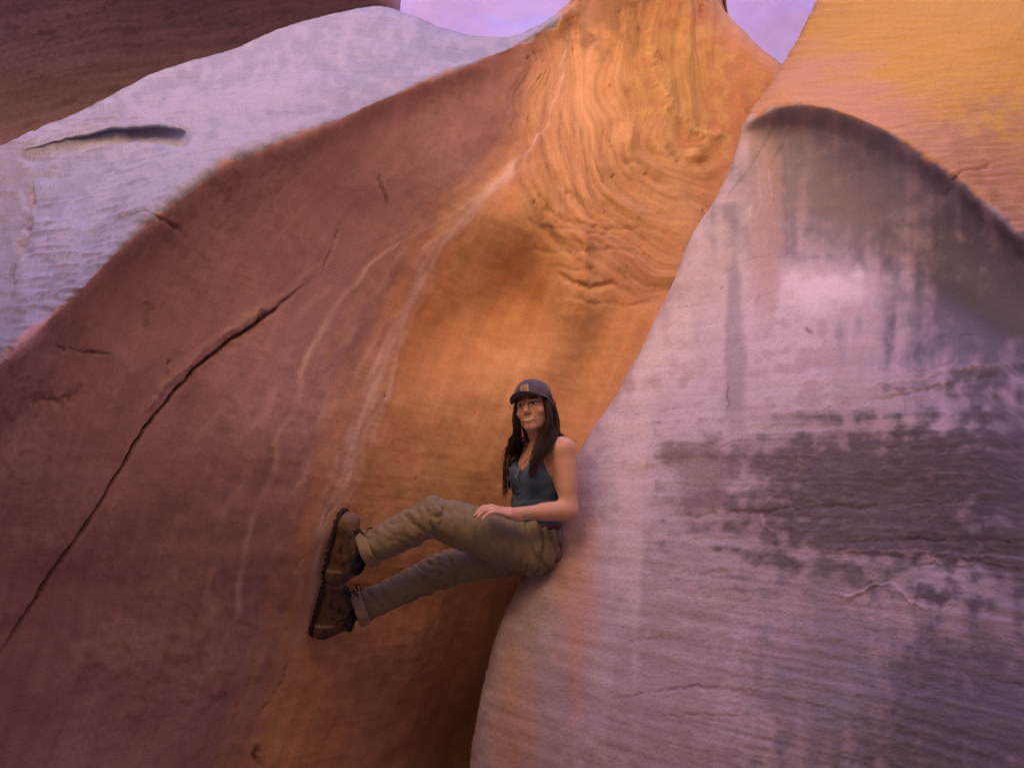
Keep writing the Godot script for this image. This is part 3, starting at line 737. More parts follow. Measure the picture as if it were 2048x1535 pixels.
	structure("added_overhang", rock_sheet([
		[Vector3(6.5, 13, -1.5), Vector3(2.5, 13, -0.3), Vector3(1, 13, -0.1), Vector3(-1, 13, -0.1), Vector3(-2.5, 13, -0.3), Vector3(-7, 13, -1.5)],
		[Vector3(6.5, 8, -1.7), Vector3(2.5, 8, -0.4), Vector3(1, 8, -0.3), Vector3(-1, 8, -0.3), Vector3(-2.5, 8, -0.4), Vector3(-7, 8, -1.7)],
		[Vector3(6.5, 4.73, -2.1), Vector3(2.5, 4.73, -0.95), Vector3(1, 4.53, -0.85), Vector3(-1, 4.53, -0.85), Vector3(-2.5, 4.73, -0.95), Vector3(-7, 4.73, -2.1)],
		[Vector3(6.5, 3.43, -2.1), Vector3(2.5, 3.43, -1), Vector3(1, 3.48, -0.9), Vector3(-1, 3.48, -0.9), Vector3(-2.5, 3.53, -1), Vector3(-7, 3.53, -2.1)],
		[Vector3(6.5, 3.13, -1.1), Vector3(2.5, 3.13, -0.4), Vector3(1, 3.23, -0.4), Vector3(-1, 3.23, -0.4), Vector3(-2.5, 3.13, -0.4), Vector3(-7, 3.13, -1.1)],
		[Vector3(6.5, 3.03, 4.5), Vector3(2.5, 3.03, 4.5), Vector3(1, 3.03, 4.5), Vector3(-1, 3.03, 4.5), Vector3(-2.5, 3.03, 4.5), Vector3(-7, 3.03, 4.5)]], 20.0, dress_plain), "unseen sandstone overhang added to shade the viewer and bounce sun", "rock overhang", mat)
	structure("canyon_wall_rear_right", rock_sheet([
		[Vector3(9.0, 12, -8), Vector3(6.0, 12, -5), Vector3(4.2, 12, -3), Vector3(3.2, 12, -1), Vector3(2.6, 8, 3), Vector3(2.4, 8, 5)],
		[Vector3(8.0, 4, -7), Vector3(5.0, 4, -4), Vector3(2.8, 4, -2.5), Vector3(1.85, 4, -1.7), Vector3(1.8, 4, 3), Vector3(1.8, 4, 5)],
		[Vector3(7.5, 1.5, -6.5), Vector3(4.5, 1.5, -3.5), Vector3(2.3, 1.5, -2.4), Vector3(1.42, 1.5, -1.55), Vector3(1.6, 1.5, 3), Vector3(1.6, 1.5, 5)],
		[Vector3(7.0, -1.3, -6), Vector3(4.0, -1.3, -3), Vector3(2.2, -1.3, -2.3), Vector3(1.32, -1.3, -1.5), Vector3(1.6, -1.3, 3), Vector3(1.5, -1.3, 5)]], 20.0, dress_plain), "sandstone wall of the passage at the viewer's right", "rock wall", mat)

# place on the ledge between surveyed nodes (rows 2 to 5 run from its ridge to its edge)
func on_ledge(px: float, py: float) -> Vector3:
	var c := 2
	while c < 6 and px > LEFT_NODES[2][c + 1][0]: c += 1
	var x0: float = LEFT_NODES[2][c][0]
	var u: float = (px - x0) / (LEFT_NODES[2][c + 1][0] - x0)
	var was := Vector2.ZERO
	for k in range(2, 6):
		var a: Array = LEFT_NODES[k][c]
		var b: Array = LEFT_NODES[k][c + 1]
		var now := Vector2(lerpf(a[1], b[1], u), lerpf(a[2], b[2], u))
		if k > 2 and py <= now.x:
			return at(px, py, lerpf(was.y, now.y, clampf((py - was.x) / (now.x - was.x), 0.0, 1.0)))
		was = now
	return at(px, py, was.y)

# loose sheet of rock that stands off the ledge along its lower edge
func slab_mesh() -> ArrayMesh:
	var V := PackedVector3Array()
	var I := PackedInt32Array()
	var up := Vector3(0.35, 0.62, 0.70).normalized()
	var n := 60
	var prof := [[-26.0, -0.030], [-14.0, 0.012], [-3.0, 0.034], [6.0, 0.045], [9.0, 0.040], [8.0, 0.024], [0.0, 0.010], [-12.0, -0.030]]
	for k in n + 1:
		var px := lerpf(12.0, 372.0, k / float(n))
		var py: float = row_at([10, 60, 130, 210, 270, 330, 374], [314, 300, 281, 264, 257, 257, 266], px) + 2.5 * n_chart.get_noise_2d(px * 3.0, 0.0)
		var w: float = row_at([12, 90, 200, 262, 340, 372], [0.25, 0.55, 0.8, 1.25, 1.15, 0.2], px) * (1.0 + 0.25 * n_chart.get_noise_2d(px * 4.0, 50.0))
		for q: Array in prof:
			V.append(on_ledge(px, py + q[0] * w) + up * (q[1] * minf(w, 1.0) + 0.006 * n_chart.get_noise_2d(px * 5.0, q[0] * 9.0)))
	var m := prof.size()
	for k in n:
		for j in m:
			var a := k * m + j
			var b := k * m + (j + 1) % m
			I.append_array(PackedInt32Array([a, a + m, b, b, a + m, b + m]))
	return net_mesh(V, I, Vector3.ZERO, func(p: Vector3, nn: Vector3, out: Array) -> void:
		out[1] = Color(0.23, 0.24, 0.335).lerp(Color(0.275, 0.285, 0.385), smoothstep(-0.4, 0.4, n_mid.get_noise_3dv(p * 2.0)))  # same sky blue painted in as on the ledge
		out[1].a = 1.0)
# ---------------------------------------------------------------- bodies: distance fields meshed as surface nets
class Field:
	var o: Vector3
	var cell: float
	var nx: int
	var ny: int
	var nz: int
	var d := PackedFloat32Array()
	func _init(lo: Vector3, hi: Vector3, c: float) -> void:
		o = lo
		cell = c
		nx = ceili((hi.x - lo.x) / c) + 1
		ny = ceili((hi.y - lo.y) / c) + 1
		nz = ceili((hi.z - lo.z) / c) + 1
		d.resize(nx * ny * nz)
		d.fill(1.0)
	func span(lo: Vector3, hi: Vector3) -> PackedInt32Array:
		return PackedInt32Array([clampi(floori((lo.x - o.x) / cell), 0, nx), clampi(ceili((hi.x - o.x) / cell) + 1, 0, nx),
			clampi(floori((lo.y - o.y) / cell), 0, ny), clampi(ceili((hi.y - o.y) / cell) + 1, 0, ny),
			clampi(floori((lo.z - o.z) / cell), 0, nz), clampi(ceili((hi.z - o.z) / cell) + 1, 0, nz)])
	func mix(i: int, v: float, k: float) -> void:
		var a := d[i]
		var h := maxf(k - absf(a - v), 0.0) / k
		d[i] = minf(a, v) - h * h * k * 0.25
	# tapered bone; flat squeezes it along one axis (0 = round)
	func bone(a: Vector3, b: Vector3, ra: float, rb: float, k: float, across := Vector3.ZERO, squeeze := 1.0) -> void:
		var g := Vector3.ONE * (maxf(ra, rb) * maxf(1.0, squeeze) + k + cell * 2.0)
		var s := span(a.min(b) - g, a.max(b) + g)
		var ab := b - a
		var l2 := maxf(ab.length_squared(), 1e-9)
		var wide := squeeze != 1.0
		for z in range(s[4], s[5]):
			for y in range(s[2], s[3]):
				var i := (z * ny + y) * nx + s[0]
				for x in range(s[0], s[1]):
					var p := Vector3(o.x + x * cell, o.y + y * cell, o.z + z * cell) - a
					var t := clampf(p.dot(ab) / l2, 0.0, 1.0)
					var q := p - ab * t
					if wide: q -= across * (q.dot(across) * (1.0 - 1.0 / squeeze))
					mix(i, q.length() - lerpf(ra, rb, t), k)
					i += 1
	func egg(c: Vector3, b: Basis, r: Vector3, k: float, cut := false) -> void:
		var m := maxf(r.x, maxf(r.y, r.z)) + k + cell * 2.0
		var s := span(c - Vector3.ONE * m, c + Vector3.ONE * m)
		var inv := b.transposed()
		for z in range(s[4], s[5]):
			for y in range(s[2], s[3]):
				var i := (z * ny + y) * nx + s[0]
				for x in range(s[0], s[1]):
					var q := inv * (Vector3(o.x + x * cell, o.y + y * cell, o.z + z * cell) - c)
					var e := q / r
					var k0 := e.length()
					var k1 := (e / r).length()
					var v := k0 * (k0 - 1.0) / maxf(k1, 1e-6)
					if cut:
						var a := d[i]
						var h := maxf(k - absf(a + v), 0.0) / k
						d[i] = maxf(a, -v) + h * h * k * 0.25
					else:
						mix(i, v, k)
					i += 1
	# keep only what lies behind a plane
	func cut_plane(c: Vector3, n: Vector3) -> void:
		var i := 0
		for z in nz:
			for y in ny:
				for x in nx:
					d[i] = maxf(d[i], (Vector3(o.x + x * cell, o.y + y * cell, o.z + z * cell) - c).dot(n))
					i += 1
	func keep(fn: Callable) -> void:
		var i := 0
		for z in nz:
			for y in ny:
				for x in nx:
					if d[i] < 0.04: d[i] = maxf(d[i], fn.call(Vector3(o.x + x * cell, o.y + y * cell, o.z + z * cell)))
					i += 1
	func net(V: PackedVector3Array, idx: PackedInt32Array) -> void:
		var ids := PackedInt32Array()
		ids.resize(nx * ny * nz)
		ids.fill(-1)
		var sy := nx
		var sz := nx * ny
		var off := PackedInt32Array([0, 1, sy, sy + 1, sz, sz + 1, sz + sy, sz + sy + 1])
		var ea := PackedInt32Array([0, 2, 4, 6, 0, 1, 4, 5, 0, 1, 2, 3])
		var eb := PackedInt32Array([1, 3, 5, 7, 2, 3, 6, 7, 4, 5, 6, 7])
		for z in nz - 1:
			for y in ny - 1:
				for x in nx - 1:
					var i := x + y * sy + z * sz
					var v0 := d[i]
					if absf(v0) > cell * 3.0: continue
					var neg := 0
					for c in 8:
						if d[i + off[c]] < 0.0: neg += 1
					if neg == 0 or neg == 8: continue
					var s := Vector3.ZERO
					var n := 0
					for e in 12:
						var a := d[i + off[ea[e]]]
						var b := d[i + off[eb[e]]]
						if (a < 0.0) == (b < 0.0): continue
						var t := a / (a - b)
						var p := Vector3(ea[e] & 1, (ea[e] >> 1) & 1, ea[e] >> 2)
						var q := Vector3(eb[e] & 1, (eb[e] >> 1) & 1, eb[e] >> 2)
						s += p.lerp(q, t)
						n += 1
					ids[i] = V.size()
					V.append(o + (Vector3(x, y, z) + s / n) * cell)
		for z in range(1, nz - 1):
			for y in range(1, ny - 1):
				for x in range(1, nx - 1):
					var i := x + y * sy + z * sz
					if ids[i] < 0: continue
					var inside := d[i] < 0.0
					if inside != (d[i + 1] < 0.0): face(ids[i], ids[i - sy], ids[i - sy - sz], ids[i - sz], inside, idx)
					if inside != (d[i + sy] < 0.0): face(ids[i], ids[i - sz], ids[i - sz - 1], ids[i - 1], inside, idx)
					if inside != (d[i + sz] < 0.0): face(ids[i], ids[i - 1], ids[i - 1 - sy], ids[i - sy], inside, idx)
	func face(a: int, b: int, c: int, e: int, inside: bool, idx: PackedInt32Array) -> void:
		if a < 0 or b < 0 or c < 0 or e < 0: return
		if inside: idx.append_array(PackedInt32Array([a, b, c, a, c, e]))
		else: idx.append_array(PackedInt32Array([a, c, b, a, e, c]))

func smooth_normals(V: PackedVector3Array, idx: PackedInt32Array) -> PackedVector3Array:
	var N := PackedVector3Array()
	N.resize(V.size())
	for t in range(0, idx.size(), 3):
		var a := V[idx[t]]
		var n := (V[idx[t + 2]] - a).cross(V[idx[t + 1]] - a)
		for k in 3: N[idx[t + k]] += n
	for i in N.size(): N[i] = N[i].normalized()
	return N

# shape() -> displaced and coloured mesh: mould(place, normal, out) sets out[0] relief, out[1] colour
func net_mesh(V: PackedVector3Array, idx: PackedInt32Array, from: Vector3, mould: Callable) -> ArrayMesh:
	var N := smooth_normals(V, idx)
	var C := PackedColorArray()
	C.resize(V.size())
	var out := [0.0, Color.WHITE]
	for i in V.size():
		out[0] = 0.0
		mould.call(V[i], N[i], out)
		V[i] = V[i] + N[i] * out[0]
		C[i] = out[1]
	N = smooth_normals(V, idx)
	for i in V.size(): V[i] -= from
	return array_mesh(V, N, idx, C)

# tube along points with radii; sides faces round; adds to the arrays
func tube(V: PackedVector3Array, idx: PackedInt32Array, pts: PackedVector3Array, radii: PackedFloat32Array, sides := 6, closed_loop := false) -> void:
	var n := pts.size()
	var base := V.size()
	var t0 := (pts[1] - pts[0]).normalized()
	var side := t0.cross(Vector3.UP if absf(t0.y) < 0.9 else Vector3.RIGHT).normalized()
	for i in n:
		var t := (pts[mini(i + 1, n - 1)] - pts[maxi(i - 1, 0)]).normalized()
		side = (side - t * side.dot(t)).normalized()
		var up := t.cross(side)
		for s in sides:
			var a := TAU * s / sides
			V.append(pts[i] + (side * cos(a) + up * sin(a)) * radii[mini(i, radii.size() - 1)])
	for i in n - 1:
		for s in sides:
			var a := base + i * sides + s
			var b := base + i * sides + (s + 1) % sides
			var c := a + sides
			var e := b + sides
			idx.append_array(PackedInt32Array([a, b, c, b, e, c]))
	for end in [0, n - 1]:
		var c := V.size()
		V.append(pts[end])
		for s in sides:
			var a: int = base + end * sides + s
			var b: int = base + end * sides + (s + 1) % sides
			idx.append_array(PackedInt32Array([c, b, a]) if end == 0 else PackedInt32Array([c, a, b]))

func smooth_path(p: Array, n: int) -> PackedVector3Array:
	var k := PackedFloat64Array([0.0])
	var v := PackedVector3Array()
	for q in p: v.append(q)
	for i in v.size() - 1: k.append(k[i] + maxf(v[i].distance_to(v[i + 1]), 1e-4))
	var ts := PackedFloat64Array()
	for i in n: ts.append(k[k.size() - 1] * i / (n - 1))
	return spline_run(k, v, ts)

func cloth_material(called: String, rough: float, sheen := 0.0) -> StandardMaterial3D:
	var m := StandardMaterial3D.new()
	m.resource_name = called
	m.vertex_color_use_as_albedo = true
	m.roughness = rough
	m.metallic_specular = 0.4
	if sheen > 0.0:
		m.rim_enabled = true
		m.rim = sheen
	return m

# ---------------------------------------------------------------- the woman
var SEAT: Vector3
const SKIN := Color(0.56, 0.34, 0.25)

func paint(c: Color) -> Callable:
	return func(_p: Vector3, _n: Vector3, out: Array) -> void: out[1] = c

func _person() -> void:
	SEAT = at(1062, 1165, 3.42)
	var root := Node3D.new()
	root.name = "person"
	add_child(root)
	root.position = SEAT
	tag(root, "woman in grey cap, blue tank top and olive trousers braced between the rock walls", "person")
	# joints
	var neck := at(1086, 884, 3.42)
	var chest := at(1082, 940, 3.43)
	var waist := at(1070, 1020, 3.43)
	var pelvis := at(1066, 1085, 3.44)
	var sh_n := at(1128, 900, 3.33)
	var sh_f := at(1050, 896, 3.54)
	var el_n := at(1138, 1020, 3.27)
	var wr_n := at(1024, 1027, 3.19)
	var el_f := at(1064, 1015, 3.60)
	var wr_f := at(998, 1032, 3.38)
	var hip_n := at(1062, 1098, 3.35)
	var hip_f := at(1050, 1098, 3.52)
	var kn_n := at(868, 1032, 3.27)
	var an_n := at(716, 1108, 3.27)
	var kn_f := at(880, 1140, 3.50)
	var an_f := at(702, 1224, 3.42)
	var fwd := Vector3(-0.8, 0.0, 0.6)          # where the chest faces
	var lat := (sh_n - sh_f).normalized()
	var skin := cloth_material("skin", 0.55)
	skin.subsurf_scatter_enabled = true
	skin.subsurf_scatter_strength = 0.12

	# --- body: trunk, arms and legs in one field, head and hands finer
	var V := PackedVector3Array()
	var I := PackedInt32Array()
	var f := Field.new(SEAT + Vector3(-0.85, -0.22, -0.32), SEAT + Vector3(0.24, 0.68, 0.40), 0.009)
	f.bone(neck + Vector3(-0.02, 0.05, 0.01), neck + Vector3(0.0, -0.03, 0.0), 0.048, 0.056, 0.03)
	f.bone(neck + Vector3(0, -0.035, 0), sh_n + Vector3(-0.012, 0.006, 0), 0.043, 0.047, 0.05)
	f.bone(neck + Vector3(0, -0.035, 0), sh_f + Vector3(0.01, 0.012, 0), 0.045, 0.052, 0.04)
	f.bone(chest + fwd * 0.005, waist, 0.097, 0.078, 0.05, lat, 1.30)
	f.bone(waist, pelvis, 0.078, 0.096, 0.04, lat, 1.28)
	f.bone(sh_n, el_n, 0.046, 0.039, 0.045)
	f.bone(sh_n.lerp(el_n, 0.25), sh_n.lerp(el_n, 0.6), 0.047, 0.043, 0.02)
	f.bone(el_n, wr_n, 0.038, 0.0255, 0.015)
	f.bone(el_n.lerp(wr_n, 0.15), el_n.lerp(wr_n, 0.45), 0.040, 0.035, 0.02)
	f.bone(sh_f, el_f, 0.050, 0.040, 0.02)
	f.bone(el_f, wr_f, 0.039, 0.026, 0.015)
	f.bone(hip_n, kn_n, 0.075, 0.055, 0.03)
	f.bone(hip_f, kn_f, 0.075, 0.055, 0.03)
	f.bone(kn_n, an_n, 0.05, 0.035, 0.02)
	f.bone(kn_f, an_f, 0.05, 0.035, 0.02)
	f.net(V, I)
	# head frame: z where the face looks, x to her left, y up
	var hz := Vector3(-sin(deg_to_rad(21)), 0.03, cos(deg_to_rad(21))).normalized()
	var hy := (Vector3(-0.17, 1.0, 0.05) - hz * Vector3(-0.17, 1.0, 0.05).dot(hz)).normalized()
	var hx := hy.cross(hz)
	var hb := Basis(hx, hy, hz)
	var ho := at(1067, 814, 3.38)
	var L := func(x: float, y: float, z: float) -> Vector3: return ho + hb * Vector3(x, y, z)
	var h := Field.new(ho - Vector3.ONE * 0.145, ho + Vector3.ONE * 0.14, 0.0038)
	h.egg(L.call(0, 0.02, -0.015), hb, Vector3(0.074, 0.098, 0.092), 0.02)
	h.egg(L.call(0, -0.035, 0.03), hb, Vector3(0.056, 0.072, 0.060), 0.03)
	h.bone(L.call(0, -0.092, 0.070), L.call(0, -0.086, 0.062), 0.016, 0.024, 0.022)
	for s: float in [-1.0, 1.0]:
		h.bone(L.call(0.041 * s, -0.055, 0.005), L.call(0.011 * s, -0.093, 0.064), 0.016, 0.015, 0.02)
		h.egg(L.call(0.038 * s, -0.030, 0.060), hb, Vector3(0.022, 0.018, 0.020), 0.014)
		h.egg(L.call(0.031 * s, 0.006, 0.097), hb, Vector3(0.019, 0.011, 0.016), 0.010, true)
		h.egg(L.call(0.030 * s, 0.003, 0.073), hb, Vector3(0.014, 0.011, 0.0125), 0.004)
		h.bone(L.call(0.014 * s, 0.022, 0.087), L.call(0.044 * s, 0.021, 0.070), 0.008, 0.007, 0.012)
		h.egg(L.call(0.0115 * s, -0.037, 0.095), hb, Vector3(0.008, 0.0065, 0.009), 0.006)
		h.egg(L.call(0.070 * s, -0.01, -0.012), hb, Vector3(0.007, 0.028, 0.017), 0.006)
	h.bone(L.call(0, 0.014, 0.087), L.call(0, -0.030, 0.110), 0.008, 0.0105, 0.008)
	h.egg(L.call(0, -0.064, 0.077), hb, Vector3(0.032, 0.018, 0.019), 0.014)
	h.bone(L.call(-0.026, -0.056, 0.082), L.call(0.0, -0.0585, 0.0935), 0.0025, 0.0038, 0.006)
	h.bone(L.call(0.026, -0.056, 0.082), L.call(0.0, -0.0585, 0.0935), 0.0025, 0.0038, 0.006)
	h.bone(L.call(-0.024, -0.060, 0.081), L.call(0.0, -0.075, 0.0910), 0.0025, 0.0045, 0.006)
	h.bone(L.call(0.024, -0.060, 0.081), L.call(0.0, -0.075, 0.0910), 0.0025, 0.0045, 0.006)
	h.bone(L.call(0, -0.07, 0.0), neck + Vector3(-0.006, 0.0, 0.006), 0.046, 0.05, 0.03)
	h.net(V, I)
	# hands
	hand(V, I, wr_n, at(982, 1017, 3.15), (Vector3(0.1, 1, 0.45)).normalized(), 1.0, Vector3(-0.35, -0.75, 0.25))
	hand(V, I, wr_f, at(968, 1024, 3.30), (Vector3(0.0, 1, 0.2)).normalized(), -1.0, Vector3(-0.5, -0.75, 0.3))
	var inv := hb.transposed()
	var dress := func(p: Vector3, n: Vector3, out: Array) -> void:
		var c := SKIN * (1.0 + 0.05 * n_mid.get_noise_3dv(p * 3.0))
		var q := inv * (p - ho)
		if q.length() < 0.16 and q.z > 0.03:
			var ex := absf(q.x) - 0.030
			var cheek := Vector2(absf(q.x) - 0.040, q.y + 0.032).length()
			c = c.lerp(Color(0.52, 0.24, 0.17), 0.45 * smoothstep(0.028, 0.0, cheek))
			var lid := Vector2(ex / 0.0145, (q.y - 0.002) / 0.0062).length()
			if q.z > 0.06:
				if lid < 1.0: c = Color(0.50, 0.44, 0.40) if absf(ex) > 0.006 else Color(0.03, 0.016, 0.01)
				if lid < 1.45 and lid > 0.8 and q.y > 0.001: c = Color(0.035, 0.02, 0.016)
				var brow := absf(q.y - 0.0245 + absf(ex) * 0.18)
				if brow < 0.0042 and absf(ex) < 0.019: c = Color(0.05, 0.028, 0.02)
				var smile := q.y + 0.0665 - q.x * q.x * 12.0     # corners raised
				if absf(q.x) < 0.027 and q.z > 0.07:
					c = c.lerp(Color(0.34, 0.135, 0.115), smoothstep(0.0125, 0.009, absf(smile)))
					c = c.lerp(Color(0.66, 0.60, 0.55), smoothstep(0.0062, 0.0034, absf(smile)) * smoothstep(0.027, 0.021, absf(q.x)))
				elif absf(q.x) < 0.031 and absf(smile) < 0.004: c = Color(0.14, 0.06, 0.045)
		out[1] = Color(c.r, c.g, c.b, 1.0)
	mesh_node("body", net_mesh(V, I, SEAT, dress), skin, root)

	# --- tank top
	var T := PackedVector3Array()
	var TI := PackedInt32Array()
	var tf := Field.new(SEAT + Vector3(-0.20, 0.12, -0.30), SEAT + Vector3(0.24, 0.62, 0.22), 0.007)
	tf.bone(chest + fwd * 0.008, waist, 0.104, 0.093, 0.05, lat, 1.30)
	tf.bone(waist, pelvis + Vector3(0, 0.06, 0), 0.093, 0.098, 0.03, lat, 1.28)
	for s: float in [-1.0, 1.0]:
		tf.egg(chest + fwd * 0.085 + lat * (0.058 * s) + Vector3(0, -0.030, 0), Basis(lat, Vector3.UP, lat.cross(Vector3.UP)), Vector3(0.056, 0.058, 0.050), 0.03)
	var top_y := chest.y + 0.048
	tf.keep(func(p: Vector3) -> float:
		var q := p - chest
		var x := q.dot(lat)
		# scooped neckline in front, armholes at the sides
		var line := 0.052 - 0.055 * exp(-pow(x / 0.055, 2.0)) - 0.10 * smoothstep(0.075, 0.135, absf(x))
		return (q.y - line) * 0.8)
	tf.net(T, TI)
	var blue := Color(0.05, 0.10, 0.19)
	var axis := (waist - chest).normalized()
	var topmould := func(p: Vector3, n: Vector3, out: Array) -> void:
		var q := p - chest
		var s := q.dot(axis)
		var low := smoothstep(0.06, 0.12, s)
		var w := n_bed.get_noise_2d(s * 34.0 + q.dot(lat) * 9.0, q.dot(lat) * 7.0 + q.dot(fwd) * 7.0)
		out[0] = low * 0.0075 * w + 0.0015 * w
		out[1] = blue * (1.0 + 0.12 * n_mid.get_noise_3dv(p * 4.0))
		out[1].a = 1.0
	var top := mesh_node("tank_top", net_mesh(T, TI, SEAT, topmould), cloth_material("jersey", 0.42, 0.25), root)
	var SV := PackedVector3Array()
	var SI := PackedInt32Array()
	var ss := PackedFloat32Array([0.0075])
	tube(SV, SI, smooth_path([chest + lat * 0.062 + fwd * 0.112 + Vector3(0, 0.035, 0), chest + lat * 0.072 + fwd * 0.07 + Vector3(0, 0.085, 0), neck.lerp(sh_n, 0.55) + Vector3(0, 0.040, 0.012), neck.lerp(sh_n, 0.5) - fwd * 0.07 + Vector3(0, -0.01, 0), chest + lat * 0.06 - fwd * 0.10 + Vector3(0, 0.03, 0)], 20), ss, 6)
	tube(SV, SI, smooth_path([chest - lat * 0.062 + fwd * 0.112 + Vector3(0, 0.035, 0), chest - lat * 0.072 + fwd * 0.07 + Vector3(0, 0.085, 0), neck.lerp(sh_f, 0.55) + Vector3(0, 0.040, 0), neck.lerp(sh_f, 0.5) - fwd * 0.07 + Vector3(0, -0.01, 0), chest - lat * 0.06 - fwd * 0.10 + Vector3(0, 0.03, 0)], 20), ss, 6)
	mesh_node("strap", net_mesh(SV, SI, SEAT, paint(Color(0.03, 0.035, 0.05))), cloth_material("strap_webbing", 0.7), top)
	var PV := PackedVector3Array()
	var PI_ := PackedInt32Array()
	tube(PV, PI_, smooth_path([neck.lerp(sh_n, 0.40) + Vector3(0, 0.028, 0.0), chest + lat * 0.055 + fwd * 0.085 + Vector3(0, 0.075, 0), chest + lat * 0.02 + fwd * 0.128 + Vector3(0, 0.02, 0), chest + lat * -0.005 + fwd * 0.14 + Vector3(0, -0.035, 0)], 18), PackedFloat32Array([0.0032]), 6)
	mesh_node("neckline_trim", net_mesh(PV, PI_, SEAT, paint(Color(0.42, 0.27, 0.27))), cloth_material("pink_trim", 0.7), top)

	# --- trousers
	var R := PackedVector3Array()
	var RI := PackedInt32Array()
	var rf := Field.new(SEAT + Vector3(-0.85, -0.22, -0.26), SEAT + Vector3(0.20, 0.44, 0.36), 0.008)
	rf.bone(pelvis + Vector3(0.0, 0.045, 0), pelvis + Vector3(-0.01, -0.015, 0), 0.104, 0.118, 0.04, lat, 1.32)
	rf.bone(hip_n, kn_n, 0.108, 0.078, 0.04)
	rf.bone(hip_n.lerp(kn_n, 0.35), hip_n.lerp(kn_n, 0.75), 0.100, 0.088, 0.04)
	rf.bone(hip_f, kn_f, 0.104, 0.075, 0.04)
	rf.bone(kn_n, an_n, 0.074, 0.066, 0.03)
	rf.bone(kn_n.lerp(an_n, 0.3), kn_n.lerp(an_n, 0.6), 0.074, 0.068, 0.03)
	rf.bone(kn_f, an_f, 0.072, 0.066, 0.03)
	var shin_n := (an_n - kn_n).normalized()
	var shin_f := (an_f - kn_f).normalized()
	var end_n := kn_n.lerp(an_n, 0.90)
	var end_f := kn_f.lerp(an_f, 0.93)
	rf.keep(func(p: Vector3) -> float:
		var a := (p - end_n).dot(shin_n) if p.distance_to(an_n) < 0.12 else -1.0
		var b := (p - end_f).dot(shin_f) if p.distance_to(an_f) < 0.12 else -1.0
		var w := (p - pelvis - Vector3(0, 0.10, 0)).dot(Vector3(0.10, 0.995, 0)) if p.distance_to(pelvis) < 0.19 else -1.0
		return maxf(w, maxf(a, b)))
	rf.net(R, RI)
	var olive := Color(0.205, 0.175, 0.11)
	var thigh := (kn_n - hip_n).normalized()
	var mould := func(p: Vector3, n: Vector3, out: Array) -> void:
		# folds run across each leg, sharper where the cloth is bent
		var legs := [[hip_n, kn_n], [kn_n, an_n], [hip_f, kn_f], [kn_f, an_f]]
		var total := 0.0
		var sum := 0.0
		for j in 4:
			var a: Vector3 = legs[j][0]
			var ab: Vector3 = legs[j][1] - a
			var along := (p - a).dot(ab) / ab.length_squared()
			var u := clampf(along, 0.0, 1.0)
			var r := p - a - ab * u
			var wt := exp(-r.length() * 55.0)
			if wt < 1e-5: continue
			var ax := ab.normalized()
			var e1 := ax.cross(Vector3.UP).normalized()
			var e2 := ax.cross(e1)
			var q := (p - a - ax * (p - a).dot(ax)).normalized()
			var ca := q.dot(e1)
			var sa := q.dot(e2)
			var sl := along * ab.length()
			var w := n_ring.get_noise_3d(sl * 15.0 + sa * 0.6, ca * 0.6 + 5.3 * j, sa * 0.5)
			var sharp := 1.0 - 2.0 * absf(w)
			var ff := n_ring.get_noise_3d(sl * 38.0 + ca * 1.2, ca * 1.1 + 9.0 * j, sa * 1.1)
			var bend := 0.0
			if j % 2 == 0: bend = maxf(1.0 - smoothstep(-0.1, 0.45, along), 0.9 * smoothstep(0.7, 1.0, along))
			else: bend = maxf(1.0 - smoothstep(0.0, 0.4, along), 0.5 * smoothstep(0.6, 1.0, along))
			sum += wt * ((0.006 + 0.018 * bend) * (sharp * absf(sharp) * 0.9 - 0.3) + 0.0035 * ff * (0.25 + bend))
			total += wt
		out[0] = sum / maxf(total, 1e-6) + 0.003 * n_mid.get_noise_3dv(p * 1.2)
		out[1] = olive * (1.0 + 0.10 * n_mid.get_noise_3dv(p * 2.0) + 0.06 * n_fine.get_noise_3dv(p))
		out[1].a = 1.0
	var tro := mesh_node("trousers", net_mesh(R, RI, SEAT, mould), cloth_material("cotton_twill", 0.85, 0.2), root)
	for c in [[end_n, shin_n, 0.070], [end_f, shin_f, 0.068]]:
		mesh_node("cuff", cuff_mesh(c[0], c[1], c[2]), cloth_material("cuff_twill", 0.85, 0.2), tro)
	var BV := PackedVector3Array()
	var BI := PackedInt32Array()
	var ring_pts := PackedVector3Array()
	for k in 41:
		var a := TAU * k / 40.0
		ring_pts.append(pelvis + Vector3(0, 0.088, 0) + lat * (cos(a) * 0.130) + lat.cross(Vector3.UP).normalized() * (sin(a) * 0.098))
	tube(BV, BI, ring_pts, PackedFloat32Array([0.017]), 8)
	mesh_node("waistband", net_mesh(BV, BI, SEAT, paint(Color(0.10, 0.06, 0.05))), cloth_material("waistband_cloth", 0.8), tro)

	# --- boots
	boot(root, at(650, 1160, 3.33), at(684, 1023, 3.28), an_n)
	boot(root, at(621, 1268, 3.44), at(655, 1144, 3.40), an_f)
	# socks
	for q in [[an_n, shin_n], [an_f, shin_f]]:
		var KV := PackedVector3Array()
		var KI := PackedInt32Array()
		tube(KV, KI, PackedVector3Array([q[0] - q[1] * 0.09, q[0] - q[1] * 0.03, q[0] + q[1] * 0.012]), PackedFloat32Array([0.046, 0.045, 0.040]), 16)
		mesh_node("sock", net_mesh(KV, KI, SEAT, paint(Color(0.016, 0.028, 0.034))), cloth_material("sock_knit", 0.95), root)

	_cap(root, ho, hb)
	_hair(root, ho, hb, chest, fwd, lat)
	_sunglasses(chest, fwd, lat)

func j_seed(k: int) -> float:
	return 5.3 * k

